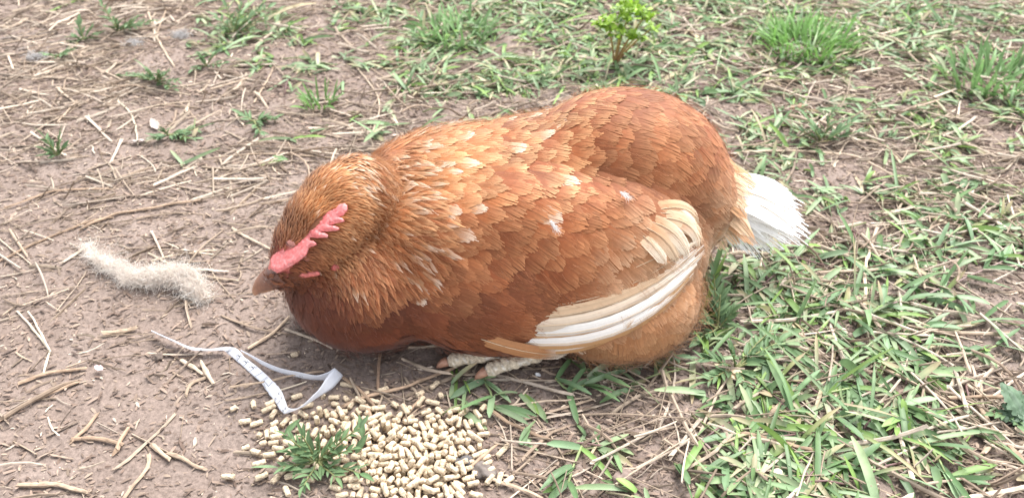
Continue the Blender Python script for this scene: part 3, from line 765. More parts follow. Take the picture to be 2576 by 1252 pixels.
def s_of(x, y):
    i = np.linalg.norm(np.array([proj(p)[0] for p in (UE+LE)/2][5:14])-np.array([x, y]), axis=1)
    q = proj(strip_at(np.linspace(sl[4], sl[13], 400), np.full(400, .5))); return float(np.linspace(sl[4], sl[13], 400)[np.argmin(np.linalg.norm(q-np.array([x, y]), axis=1))])
def pline(pts, wd=.0003):
    o = []
    for a, b in zip(pts[:-1], pts[1:]):
        a, b = np.array(a)*[SLEN, SW], np.array(b)*[SLEN, SW]; d = unit(b-a); n = np.array([-d[1], d[0]])*wd/2
        o.append([tuple(p/np.array([SLEN, SW])) for p in (a-d*wd/2+n, b+d*wd/2+n, b+d*wd/2-n, a-d*wd/2-n)])
    return o
pol = []
mm = .001/SLEN
for k_, (hx, hy) in enumerate(((597, 899), (614, 914), (632, 927))):    # a row of little house marks with an arc over each
    s0 = s_of(hx, hy)
    arc = [(s0+mm*(1.2+.9*math.cos(a)), .14+.11*math.sin(a)) for a in np.linspace(-.6, 3.4, 9)]; pol += pline(arc, .00028)
    pol.append([(s0-1.5*mm, .40), (s0+.1*mm, .30), (s0+1.7*mm, .40), (s0+.1*mm, .44)])
    pol += pline([(s0-1.9*mm, .62), (s0-1.6*mm, .41), (s0+1.7*mm, .41), (s0+2.0*mm, .9)], .0003)
    if k_ == 0: pol += pline([(s0-1.0*mm, .55), (s0+.5*mm, .75), (s0+1.4*mm, .62)], .0003)
s1, s2, s3 = s_of(650, 943), s_of(663, 955), s_of(673, 968)
pol += pline([(s1, .05), (s1, .95)], .00022)+pline([(s2, .05), (s2, .95)], .00022)
pol += pline([(s2+1.2*mm, .12), (s2+1.2*mm, .62), (s3+1.5*mm, .62), (s3+1.5*mm, .1)], .00024)+pline([(s2+1.2*mm, .70), (s3+.6*mm, .95)], .0002)
ink(pol, 'printed_marks')
def text(body_, s0, v0, size, rot, flip=1):
    cu = bpy.data.curves.new('t', 'FONT'); cu.body = body_; cu.size = 1; cu.resolution_u = 2
    o = new_obj('t', cu); dg = bpy.context.evaluated_depsgraph_get(); m = bpy.data.meshes.new_from_object(o.evaluated_get(dg))
    V = np.zeros(len(m.vertices)*3); m.vertices.foreach_get('co', V); V = V.reshape(-1, 3)[:, :2]*size
    m.calc_loop_triangles(); T = np.zeros(len(m.loop_triangles)*3, np.int32); m.loop_triangles.foreach_get('vertices', T)
    bpy.data.objects.remove(o); bpy.data.meshes.remove(m); bpy.data.curves.remove(cu)
    c, s = math.cos(rot), math.sin(rot); V = V @ np.array([[c, s], [-s, c]])
    st = np.stack([s0+V[:, 0]/SLEN, v0-V[:, 1]/SW*flip], 1)
    W = strip_at(st[:, 0], st[:, 1], .00025)-c0
    new_obj('printed_text', mesh('printed_text', W, [T.reshape(-1, 3)], np.full((len(W), 3), .09), M_INK), sheet)
text('it. Y', s_of(695, 1000)-.5*mm, .95, .0034, R(78))
text('to n', s_of(699, 1006)+1.2*mm, .95, .0034, R(78))
text('A to', s_of(716, 1030)-.5*mm, 1.0, .0034, R(75))
text('Bo', s_of(580, 882)-1.*mm, .9, .003, R(80))
sb = float(sl[23]); text('is y', sb+.002/SLEN, .55, .0026, R(180)); text('JESS', sb+.004/SLEN, .9, .0022, R(180))

# ---------------------------------------------------------------- tuft of wool
path = np.array([at(218, 612, .006), at(238, 648, .009), at(268, 665, .010), at(299, 676, .011), at(326, 700, .010), at(360, 700, .011), at(400, 697, .013), at(440, 690, .013), at(470, 700, .012), at(490, 725, .009), at(506, 748, .005)])
prad = np.array([.0022, .0032, .0035, .004, .005, .0065, .008, .009, .009, .007, .004])
nf = 5200
t = RNG.random(nf)**.75*(len(path)-1.001); i = t.astype(int); f = (t-i)[:, None]
P = path[i]*(1-f)+path[i+1]*f; rr = prad[i]*(1-f[:, 0])+prad[i+1]*f[:, 0]
P = P+RNG.normal(0, .5, (nf, 3))*rr[:, None]*np.array([1, 1, .75]); P[:, 2] = np.maximum(P[:, 2], .0022)
D = unit(unit(path[i+1]-path[i])*RNG.choice([-1, 1], (nf, 1))+RNG.normal(0, .75, (nf, 3)))
V, Q, C = fibres(P, D, RNG.uniform(.005, .013, nf)*RNG.choice([1, 1, 1, 1.8], nf), RNG.uniform(.00013, .00023, nf), 6, .42, (.90, .82, .75), (.93, .88, .83))
V[:, 2] = np.maximum(V[:, 2], .0018)
wool = new_obj('wool_tuft', mesh('wool_tuft', V, [Q], C, M_WOOL), label='ragged tuft of cream wool lying on the soil before the beak', category='wool')

# ---------------------------------------------------------------- feed pellets (settled positions, 0.1 mm and degrees)
PEL = np.array([-1250,3688,42,28,-39,-82,60,-1320,3557,27,90,0,151,90,-1066,3695,27,90,103,49,90,-838,3760,46,-119,5,60,80,-1246,3736,27,90,-51,83,90,-1303,4154,27,90,0,78,140,-1203,3631,27,90,-103,13,60,-1235,3453,27,-90,26,-74,90,-1162,3862,27,90,-103,35,80,-1263,3792,27,-90,-26,77,80,-1296,3497,27,90,103,-28,140,-1135,4051,27,90,0,135,80,-1016,3710,77,85,60,119,90,-1600,3924,27,90,51,108,120,-1341,3746,48,49,61,16,130,-1357,3696,29,-95,26,145,50,-1067,3761,27,-90,129,49,160,-1484,3645,27,90,103,-12,100,-1002,3785,29,90,-26,27,80,-989,4104,27,90,-51,117,110,-1483,3751,55,0,180,61,100,-1708,4023,27,90,51,-65,100,-1208,3573,43,-42,-140,64,70,-1014,3770,76,90,-103,-56,140,-981,3701,29,0,0,-79,50,-1549,2291,27,-90,26,-67,120,-1299,3823,76,-90,77,32,120,-1169,3700,46,132,63,51,120,-1112,3671,36,4,-161,98,50,-1915,3891,27,90,-51,125,140,-1437,3458,27,90,51,-33,50,-1858,3344,27,90,51,-65,120,-1086,3882,50,111,-38,73,160,-829,3710,27,90,-103,70,110,-1369,3939,27,90,51,-109,70,-1508,3318,27,90,0,-66,120,-1273,3332,27,90,-51,120,100,-1083,3645,65,-100,5,140,60,-370,4425,29,0,0,-83,50,-1349,3809,48,-41,-42,29,80,-1423,3198,27,-90,77,83,70,-660,3976,27,-90,-129,-25,130,-1676,3785,27,90,-51,16,80,-1418,3673,27,-90,26,-7,80,-1658,3523,46,-107,-25,65,150,-1773,3585,58,-87,17,105,110,-1414,3337,27,-90,26,25,110,-1217,3664,75,87,147,-7,100,-1133,3608,44,-57,22,88,80,-674,4061,27,-90,-26,-55,80,-1212,3407,39,-180,0,-10,70,-991,3867,77,-110,-76,-54,130,-1378,3411,27,-90,77,71,90,-1044,3972,27,-90,26,-107,110,-1394,4013,27,-90,-26,-87,100,-924,3697,69,0,0,153,130,-1191,3363,51,-47,-20,87,90,-1265,3393,29,0,0,139,50,-1163,3965,49,52,-43,-77,110,-922,3774,75,-83,-27,-55,130,-1272,3632,27,-90,-129,26,80,-1196,3308,28,90,6,-80,70,-1584,3091,27,-90,-26,-149,100,-1548,3697,27,-90,129,7,80,-1443,3593,27,-90,77,-20,70,-1555,3617,27,90,-103,33,60,-1393,3537,27,-90,77,-11,80,-1863,3832,27,-90,-26,-17,100,-1333,3644,39,0,0,50,70,-1376,3621,44,0,0,-105,80,-1305,3860,27,-90,77,94,120,-1833,4506,27,-90,26,111,70,-1622,3590,27,90,103,-57,90,-1645,3283,27,-90,26,145,100,-1075,3829,45,-13,-55,2,70,-1579,3461,27,90,-103,-26,120,-1613,3828,27,90,-51,56,110,-1818,3637,64,-103,157,-1,60,-1876,3537,27,90,51,119,60,-1528,3539,27,-90,77,44,90,-1528,3384,27,90,0,-47,120,-1176,3796,27,-90,-129,40,130,-2062,3221,27,-90,-26,-90,110,-1470,3826,69,0,0,113,130,-221,3294,49,-122,7,-50,90,-439,3305,27,90,-51,81,90,-773,3629,71,-29,-101,73,100,-742,3895,29,-180,0,45,50,-776,3400,59,31,-104,30,70,-513,3087,73,-82,-9,67,130,-435,3521,67,-81,-102,-49,130,-402,3826,44,0,0,142,80,-366,3797,29,0,180,69,50,-390,3604,27,90,51,121,90,-970,3454,49,33,130,-19,90,-382,3511,82,-24,134,-17,50,-746,3392,121,-94,46,11,120,-538,3592,104,69,-7,-3,120,-464,3669,44,-180,0,-57,80,-210,3489,27,-90,26,-138,80,-365,3442,69,66,-112,24,90,-553,3585,49,-33,65,-54,130,193,2890,27,-90,-77,-30,150,-275,3482,27,-90,-129,44,130,-642,3445,75,-76,-47,-72,50,-372,3745,81,-9,-114,27,120,-647,2990,92,-54,20,-3,70,-501,3514,108,-87,127,-24,70,-413,3463,86,-17,-175,20,70,-304,3276,63,-89,157,-1,50,-838,3424,112,177,-4,82,50,-615,3696,46,106,10,-152,140,-209,3366,29,90,-72,-94,60,-586,3302,123,115,-52,-63,110,-853,3554,95,144,-33,-92,110,-414,3397,116,13,133,91,50,-268,3265,93,57,157,9,110,-606,3449,126,93,47,43,120,-910,3762,27,90,-51,23,60,-912,3482,103,-132,4,-15,90,-612,3375,27,90,51,117,60,-624,3485,42,119,-48,-65,100,-565,3490,27,90,-51,-29,120,-559,3390,76,90,0,-164,130,-693,3384,29,90,-129,-16,110,-350,3471,27,-90,-129,20,170,-653,3615,27,90,-51,-13,100,-813,3342,53,-118,44,22,150,-1103,3388,50,-20,56,164,100,-766,3231,48,44,-40,61,90,-603,3863,27,90,0,121,100,-516,3615,27,90,103,54,110,-557,3967,27,90,0,-106,130,-575,3719,27,90,154,17,110,-450,3449,27,-90,77,-53,140,-698,3655,54,56,-46,64,150,-267,3331,27,-90,-77,-4,170,-732,3509,75,115,6,-110,100,-956,3395,75,85,-20,-87,130,-1038,3291,64,11,13,-64,110,-513,3366,107,78,-61,19,50,-560,3158,70,-105,4,76,70,-520,3501,62,88,-27,-32,80,35,3475,27,-90,26,142,160,-497,3804,30,0,180,-39,50,-461,3417,69,-110,43,-103,140,-886,3665,69,0,0,-57,130,-1013,3637,49,-70,-16,-69,130,-511,3675,55,179,2,71,100,-278,3332,73,-61,-27,-98,120,-639,3536,76,102,138,-14,90,-772,3863,68,43,123,-5,120,-653,3033,61,24,108,-21,70,-578,3569,84,136,-79,-24,120,-294,3436,53,18,40,-109,50,-352,3577,56,-67,6,107,50,-899,3364,27,90,51,51,50,-99,3409,27,90,103,-64,100,-1049,3345,47,64,-27,-48,100,-597,3345,78,-84,27,17,160,-808,3166,72,-80,155,-21,70,-652,3146,70,-94,60,55,130,-811,3454,67,96,26,-43,110,-1095,3179,67,54,-76,138,90,-864,3348,118,64,16,77,110,-426,3227,67,70,-30,74,50,-438,3232,113,72,44,50,100,-903,3243,72,-45,96,48,70,-591,3223,91,-59,1,-40,140,-266,3022,51,-67,-24,39,140,-531,3461,113,-99,15,61,120,-719,3273,117,-123,118,6,110,-712,2698,27,90,-51,-93,70,-637,3168,116,-4,31,-136,70,-949,3298,86,124,10,-37,70,-666,3290,109,-21,-156,62,110,-849,3486,77,-90,17,-43,100,-676,3358,117,-31,-86,-29,80,-760,3252,94,-169,-55,37,70,-486,3161,96,-46,-61,97,130,-909,3209,27,90,-154,17,90,-873,3458,27,90,0,170,110,-986,3382,27,90,-103,27,140,-549,3352,27,90,51,-58,130,-941,3275,27,90,-103,-66,50,-742,3386,27,90,-103,-16,150,-832,3271,56,-40,17,155,100,-669,3326,63,29,123,8,120,-553,3176,27,-90,26,44,100,-682,3282,27,90,0,-145,70,-1139,3208,27,-90,-26,115,100,-700,3421,76,-90,77,48,130,-863,3226,29,0,180,-78,50,-291,3158,27,-90,26,-122,100,-532,3304,27,90,-49,-58,80,-705,3100,60,-101,-102,-52,60,-473,3509,27,-90,-26,-37,90,-564,2968,27,90,-51,87,110,-1134,3298,55,-128,-46,13,130,-686,2920,38,67,155,4,70,-616,3240,27,-90,-77,-32,70,-464,3374,93,-82,30,102,50,-971,3237,66,-117,-38,-99,60,-652,3241,75,-65,-41,137,100,-374,2978,27,-90,26,90,70,-709,2982,78,86,-14,-35,100,-1044,3388,79,10,-60,82,90,-805,3121,35,105,4,-107,60,-866,3177,67,-72,-6,-178,50,-308,3540,72,103,-32,97,90,-781,2981,52,-31,-66,-101,140,-972,3345,88,42,-29,162,120,-639,3390,121,89,-24,29,140,-341,3103,27,-90,26,27,90,-826,3373,91,-16,-71,-178,120,-882,3317,69,112,-6,-103,120,-546,3236,44,-50,20,69,70,-470,3299,73,-127,-129,8,90,-932,3177,65,-9,40,-1,70,-948,3218,104,100,30,111,50,-726,3258,29,0,180,-63,50,-815,3264,119,20,81,-81,110,-1058,3112,63,117,1,-96,60,-587,2804,27,90,-51,-38,150,-853,2913,49,0,0,160,90,-700,3133,110,-95,108,28,70,-1454,3522,36,-60,23,39,50,-626,3111,118,104,-49,-62,130,-1249,3227,27,90,103,-24,110,-1082,3059,27,90,0,175,50,-773,3071,61,73,5,-46,70,-858,2682,27,90,-51,-82,90,-709,2837,57,-125,-128,8,170,-1164,3058,27,90,0,105,100,-991,3601,83,7,116,-34,100,-703,3035,113,28,-47,79,110,-743,3144,74,-107,77,8,60,-1225,3122,27,90,-51,-113,110,-358,2990,74,-114,73,-46,110,-579,2989,68,97,26,-104,80,-723,3132,27,-90,-77,-67,80,-990,3212,27,-90,129,13,140,-921,3052,27,90,-51,76,60,-735,2964,29,90,-78,-40,80,-667,3080,27,90,0,-58,90,-795,3019,29,-90,48,120,120,-587,2897,46,61,39,137,100,-531,3090,27,90,0,-137,50,-836,3178,27,90,-103,-37,120,-661,2978,29,90,-21,-151,80,-1080,3160,27,90,0,120,140,-917,3106,27,90,103,73,110,-1030,3082,27,-90,129,-5,100,-725,3191,27,90,-51,-65,140,-840,3089,59,-51,18,44,120,-481,2969,34,-81,129,-1,150,-980,3028,29,90,-78,5,90,-1073,3246,77,-12,43,-91,160,-594,3054,45,136,41,35,80,-753,2871,35,106,-50,-55,100,-541,3030,27,90,-51,-16,50,-881,2978,27,90,0,22,90,-806,2885,37,72,50,123,110,-306,3603,46,132,43,44,90,-491,4045,27,-90,-26,-152,50,-188,3593,57,-62,-44,41,170,15,3211,27,-90,129,-14,120,-151,3708,29,90,85,31,90,-174,3845,27,90,51,35,110,-260,3719,44,38,74,-30,140,-554,4162,27,90,-51,-38,110,-265,3629,27,-90,-26,-142,120,-81,3355,27,-90,-26,123,90,-568,3817,27,-90,-77,-56,90,-449,3560,97,47,16,64,90,-130,3915,27,90,103,-29,80,-146,3507,39,0,0,-35,70,-243,3547,48,-177,12,53,80,-438,3626,48,-49,-143,-77,90,-292,3858,27,-90,-77,-45,120,-324,3746,44,-27,65,55,100,-191,4209,27,-90,-26,-45,130,-451,3730,29,-90,-141,37,120,-375,3679,27,-90,26,-50,60,-345,3251,110,80,-64,-110,120,-839,3679,62,14,-55,-90,70,-1062,3566,49,-115,-13,117,110,-1092,3483,61,43,-52,48,100,-1190,3233,46,-65,-5,124,90,-1215,3522,39,0,0,-176,70,-1567,3238,27,90,103,-67,150,-741,3786,27,-90,-129,-48,120,-782,3575,99,24,51,-159,50,-819,3567,63,-77,-103,31,60,-944,3443,88,-42,-22,64,100,-717,3750,50,69,0,-63,140,-675,3713,29,0,0,-32,50,-540,3765,49,-45,157,-19,50,-913,3533,29,0,0,177,50,-841,3623,85,-69,-48,-65,110,-1150,3525,27,-90,26,-4,110,-718,3563,27,90,0,173,130,-791,3442,27,90,0,-35,110,-841,3544,27,-90,-77,48,140,-968,3844,27,90,-154,17,90,-1077,3451,27,90,51,119,170,-1029,3537,27,90,51,-57,50,-682,3546,58,-152,-62,34,50,-945,3495,27,90,0,-116,90,-934,3581,29,-90,6,139,80,-815,3633,28,90,57,107,110,-974,3609,27,90,-103,-42,90,-746,3574,64,88,-132,-8,50,-357,2926,27,-90,-26,3,50,-553,3409,29,90,-77,-67,50,-176,3260,27,90,-51,-91,50,-434,3153,36,-97,0,-80,110,-142,3443,27,-90,26,-64,150,-417,3205,27,90,-103,-77,140,-362,3361,83,138,-12,105,100,-609,3139,27,90,-51,-128,120,-396,2880,27,-90,-129,51,140,-425,3056,27,-90,26,110,50,-219,3211,40,-75,-29,-91,110,-382,3084,47,68,3,-161,110,-156,3068,27,90,-51,72,120,-365,3329,27,90,-51,27,140,-349,3198,71,41,-73,-19,140,-292,3108,50,35,-113,97,150,-427,3351,51,-57,43,-110,120,-154,3332,27,-90,-26,-51,50,-424,3292,98,-21,-46,-73,90,-69,3283,27,-90,77,-54,130,-505,3233,68,170,-50,-17,70,-373,3278,64,62,15,143,80,-1749,3750,27,90,0,-26,110,-1832,3736,27,90,0,127,70,-1613,3694,27,90,51,-10,110,-1863,3625,27,90,0,20,90,-1797,3658,27,90,0,-150,110,-1681,3715,34,0,0,-96,60,-1924,3616,27,90,0,-20,50,-1792,3542,27,90,0,101,90,-1742,3486,27,90,0,-96,110,-1910,3454,27,90,0,-106,80,-1697,3382,27,90,0,150,50,-1652,3437,27,90,51,-21,80,-2003,3492,27,90,0,-60,70,-1975,3737,27,90,51,115,110,-2077,3756,27,90,0,-77,110,-1496,4042,27,90,0,-144,70,-2209,3891,27,-90,129,-47,60,-2052,3934,27,-90,-129,23,80,-1913,3953,27,90,0,125,100,-1233,3942,27,90,0,-19,110,-1286,3998,27,-90,-77,39,70,-1421,3838,27,90,0,30,100,-809,3837,27,90,0,153,110,-368,3888,27,90,0,-76,110,-490,3873,27,90,0,48,110,-398,3761,27,-90,-77,54,90,-518,3722,27,90,0,99,50,-224,3751,27,-90,-129,17,70,-115,3760,27,90,0,2,50,-120,3637,27,90,0,-79,110,-871,3941,27,90,103,50,80,-1808,3224,27,90,0,120,110,-1697,3200,27,90,-51,-28,80,-185,3168,27,-90,-77,-75,100,88,3202,27,90,0,132,100,-460,3103,27,90,-51,97,60,-1799,3425,27,90,0,-77,110,-59,3205,27,90,0,-33,110,-654,3519,27,90,0,133,70,-1528,3822,34,0,0,167,60]).reshape(-1, 7).astype(float)
PC, PS = np.array([*(at(990, 1150)[:2]*1e4), 0]), .77
PEL[:, :3] = PC+(PEL[:, :3]-PC)*[.88, .88, PS]
def pellet_mesh(L, seed):
    S = 10; zs = np.array([-.5, -.5, -.44, -.2, .08, .3, .45, .5, .5])*L; rad = np.array([.0, .72, .98, 1.02, .97, 1.03, .97, .74, .0])*.0025*PS
    an = np.linspace(0, 2*np.pi, S, endpoint=False)
    r = np.random.default_rng(seed)
    an = an+r.uniform(0, 1)
    V = np.stack([np.outer(rad, np.cos(an)), np.outer(rad, np.sin(an)), np.repeat(zs[:, None], S, 1)], -1)
    V[1:-1] += r.normal(0, .00013, V[1:-1].shape); V[[0, 1, -2, -1], :, 2] += r.normal(0, .0004, (4, S)); V[0] = V[0].mean(0); V[-1] = V[-1].mean(0)
    V[0, :, 2] += r.uniform(-.0002, .0006); V[-1, :, 2] -= r.uniform(-.0002, .0006)
    n = len(zs); k = np.arange(n*S).reshape(n, S); k2 = np.roll(k, -1, 1)
    Q = np.stack([k[:-1], k2[:-1], k2[1:], k[1:]], -1).reshape(-1, 4)
    C = np.array([.63, .51, .365])*(1+r.normal(0, .05, (n*S, 1)))
    C[r.random(n*S) < .10] *= .5
    return mesh('pellet', V, [Q], C, M_PELLET)
pms = {}
for i in range(36): pms.setdefault(45+5*(i//1), None)
lens = sorted(set(int(round(l/10.)*10) for l in PEL[:, 6]))
pms = {(l, s): pellet_mesh(l*1e-4*PS, l*7+s) for l in lens for s in (0, 1)}
heap_c = [at(840, 1075)[:2], at(1060, 1160)[:2]]
psort = np.argsort([-(-p[1]) for p in PEL])
pp = proj(PEL[:, :3]*1e-4)
size_rank = np.argsort(PEL[:, 1]-PEL[:, 2]*2.5)          # nearest to the camera and highest in the heap first
inview = [i for i in size_rank if pp[i, 1] < 1262]
loose_ids = [i for i in inview if min(np.linalg.norm(PEL[i, :2]*1e-4-h) for h in heap_c) > .075 or pp[i, 0] < 700]
own = set(loose_ids) | set([i for i in inview if i not in set(loose_ids)][:300-len(loose_ids)])
HB = Buf()
for i, (x, y, z, a, b, c, l) in enumerate(PEL):
    me = pms[(int(round(l/10.)*10), i % 2)]
    M = Matrix.Translation((x*1e-4, y*1e-4, z*1e-4+float(glow(x*1e-4, y*1e-4))*.8+.0006)) @ Euler((R(a), R(b), R(c))).to_matrix().to_4x4()
    if i in own:
        o = new_obj('feed_pellet', me, category='pellet', group='feed pellets')
        o.matrix_world = M
        X_, Y_ = pp[i]; sz = 'long' if l > 115 else 'short' if l < 80 else 'mid-length'
        if i in loose_ids:
            wh = 'lying loose on soil left of the heap' if X_ < 720 else 'lying loose right of the heap' if X_ > 1180 else 'lying loose behind the heap by the paper' if X_ < 900 else 'strewn in straw behind the broad heap' if Y_ < 1100 else 'strewn at the near rim of the heap'
        elif Y_ < 1105 and X_ < 960: wh = 'in the small heap behind the leafy weed'
        elif X_ < 925: wh = 'lying around the foot of the leafy weed'
        elif Y_ > 1205: wh = 'in the broad heap at the bottom edge'
        elif X_ > 1120: wh = 'on the right flank of the broad heap'
        elif Y_ < 1125: wh = 'on the far side of the broad heap'
        else: wh = 'in the middle of the broad heap'
        o['label'] = sz+' cream feed pellet '+wh
    else:
        v = np.zeros(len(me.vertices)*3); me.vertices.foreach_get('co', v); v = v.reshape(-1, 3)
        A = np.array(M.to_3x3()); cc = np.zeros(len(v)*4); me.color_attributes['Col'].data.foreach_get('color', cc)
        q = np.zeros(len(me.loops), np.int32); me.loops.foreach_get('vertex_index', q)
        st = np.array([p.loop_start for p in me.polygons]); tot = np.array([p.loop_total for p in me.polygons])
        qq = np.stack([q[st+j] for j in range(3)]+[q[st+tot-1]], 1)
        qq = qq[tot == 4]
        HB.add(v @ A.T+np.array(M.translation), qq, cc.reshape(-1, 4)[:, :3])
if HB.n: new_obj('feed_pellets', HB.mesh('feed_pellets', M_PELLET), kind='stuff', label='cream feed pellets at the bottom of the heap')

# crumbs and dust of broken pellets worked in round the heap
nc = 1500; pk = PEL[RNG.integers(0, len(PEL), nc), :2]*1e-4+RNG.normal(0, .007, (nc, 2))
cz_ = gz(pk[:, 0], pk[:, 1])+.0006; cr = RNG.uniform(.0004, .0012, (nc, 1, 1))
tet = np.array([(1, 0, -.4), (-.5, .87, -.4), (-.5, -.87, -.4), (0, 0, .9)])
V = np.concatenate([pk, cz_[:, None]], 1)[:, None]+(tet[None]+RNG.normal(0, .25, (nc, 4, 3)))*cr
i = np.arange(nc*4).reshape(nc, 4); T = np.concatenate([i[:, [0, 1, 3]], i[:, [1, 2, 3]], i[:, [2, 0, 3]], i[:, [0, 2, 1]]])
new_obj('pellet_crumbs', mesh('pellet_crumbs', V, [T], np.repeat(np.array([[.58, .46, .33]])*RNG.normal(1, .15, (nc, 1)), 4, 0), M_LITTER, False), kind='stuff', label='fine crumbs of broken feed pellets around the heap')

# ---------------------------------------------------------------- how thick straw and grass lie, read off the photograph in 16 x 8 cells
STRAW_D = np.array([[7,6,6,5,5,6,5,5,4,4,6,6,5,6,7,8],[7,7,6.5,6,6,5.5,5,4,4,4,4,5,6,6,6,7],[5,6,6,6,5,5,5,5,5,5,5,5,6,6,7,7],[2,3,4,3,2,2,2,1,1,1,2,4,6,6,6,7],[2,3,4,3,3,2,1,1,1,2,3,4,5,6,6,6],[1,2,3,3,2,1,1,1,2,4,5,5,5,5,5,4],[2,.6,.6,.6,1,2,4,6,6,6,6,6,5,5,6,6],[2,1,1,1,1,2,3,6,6,7,6,4,4,4,5,8]], float)
GRASS_D = np.array([[0,.5,0,2,4,3,5.5,8,8,8,7,7,8.5,7,7,6],[0,0,.3,0,.8,.6,3.5,7,7,6,6,7.5,7,7,7,7],[0,0,.3,.3,.3,0,1,2,2,2,3,5,5.5,4,4.5,6],[0,0,0,0,0,0,0,0,0,0,0,2,1,1.5,3.5,5.5],[0,0,0,0,0,0,0,0,0,0,2,6,7.5,7,5,5],[0,0,0,0,0,0,0,0,.6,2,5,7.5,6.5,7,5,3],[0,0,0,0,0,0,.2,1.2,2.2,1.5,5,6,7,6.5,4,1],[0,0,0,0,0,0,0,.3,.6,1,6.5,8.5,8.5,8.5,6,2.5]], float)
def dens(D, x, y):
    q = proj(np.stack([x, y, np.zeros_like(x)], 1))
    u = np.clip(q[:, 0]/161.-.5, 0, 14.999); v = np.clip(q[:, 1]/156.5-.5, 0, 6.999)
    i, j = u.astype(int), v.astype(int); a, b = u-i, v-j
    return (D[j, i]*(1-a)+D[j, i+1]*a)*(1-b)+(D[j+1, i]*(1-a)+D[j+1, i+1]*a)*b
def scatter(n, near=1.0):
    """points on the ground in view and a margin beside it, thicker towards the camera when near > 0"""
    out = np.zeros((0, 2))
    while len(out) < n:
        y = RNG.uniform(.24, 1.45, n*3); x = RNG.uniform(-1.05, 1.05, n*3)
        dp = y*CP+CAM_Z*SP
        ok = (np.abs(x) < .66*dp+.10) & (RNG.random(n*3) < (.5/dp)**near)
        out = np.concatenate([out, np.stack([x, y], 1)[ok]])
    return out[:n]
def under_hen(x, y, m=0.):
    return (((x-.0)/(.155+m))**2+((y-.505)/(.065+m))**2 < 1)
heap_e = [(at(840, 1078)[:2], .034, .024), (at(1070, 1160)[:2], .055, .045)]
KEEP_OFF = [(proj(path), 26), (proj((UE+LE)/2), 26), (np.array([[650, 730], [690, 700]]), 50)]
def kept_clear(x, y, r0=1.):
    q = proj(np.stack([x, y, np.zeros_like(x)], 1)); r = np.zeros(len(q), bool)
    for P_, rd in KEEP_OFF:
        for a, b in zip(P_[:-1], P_[1:]):
            t = np.clip(((q-a) @ (b-a))/max((b-a) @ (b-a), 1e-6), 0, 1); r |= np.linalg.norm(q-(a+t[:, None]*(b-a)), axis=1) < rd*r0
    return r
def in_heap(x, y):
    r = np.zeros(np.shape(x), bool)
    for c, a, b in heap_e: r |= ((x-c[0])/a)**2+((y-c[1])/b)**2 < 1
    return r

# fine woody chips that cover the soil
def chips(n):
    p = scatter(int(n*1.6), 1.2)
    dn = dens(STRAW_D, p[:, 0], p[:, 1]); cl = .5+.5*vnoise(p[:, 0]/.05, p[:, 1]/.05, 15)
    p = p[RNG.random(len(p)) < np.clip(.25+dn/14+cl*.4, 0, 1)][:n]; n = len(p)
    L = np.exp(RNG.normal(math.log(.0031), .5, n)); W = np.clip(L*RNG.uniform(.15, .5, n), .0006, .0022)
    far = np.clip(p[:, 1]/.55, 1, 2); L *= far**.6; W *= far**.6
    yaw = np.where(RNG.random(n) < .55, RNG.normal(0, .6, n), RNG.uniform(0, np.pi, n)); d = np.stack([np.cos(yaw), np.sin(yaw), RNG.normal(0, .16, n)], 1); s = np.stack([-np.sin(yaw), np.cos(yaw), RNG.normal(0, .3, n)], 1)
    z = gz(p[:, 0], p[:, 1])+RNG.uniform(.0004, .0014, n)
    c = np.stack([p[:, 0], p[:, 1], z], 1)
    rows = []
    for r, (t, ww) in enumerate(((-.5, .6), (0, 1), (.5, .45))):
        arch = np.array([0, 0, 1.])*(L*RNG.uniform(0, .12, n)*(1-4*t*t))[:, None]
        for sd_ in (-.5, .5):
            rows.append(c+d*(L*t)[:, None]+s*(W*ww*sd_)[:, None]+arch)
    V = np.stack(rows, 1)
    i = np.arange(n*6).reshape(n, 3, 2)
    Q = np.stack([i[:, :-1, 0], i[:, :-1, 1], i[:, 1:, 1], i[:, 1:, 0]], -1).reshape(-1, 4)
    pal = .92*np.array([(.17, .12, .095), (.21, .155, .122), (.265, .195, .155), (.32, .245, .19), (.40, .31, .245), (.52, .43, .345), (.11, .08, .066)])
    ci = RNG.choice(7, n, p=[.20, .26, .24, .16, .065, .015, .06]); C = np.repeat((pal[ci]*RNG.normal(1, .12, (n, 1)))[:, None], 6, 1)
    return V, Q, C
V, Q, C = chips(85000)
new_obj('wood_chips', mesh('wood_chips', V, [Q], C, M_LITTER), kind='stuff', label='fine brown woody chips and crumbs covering the soil')

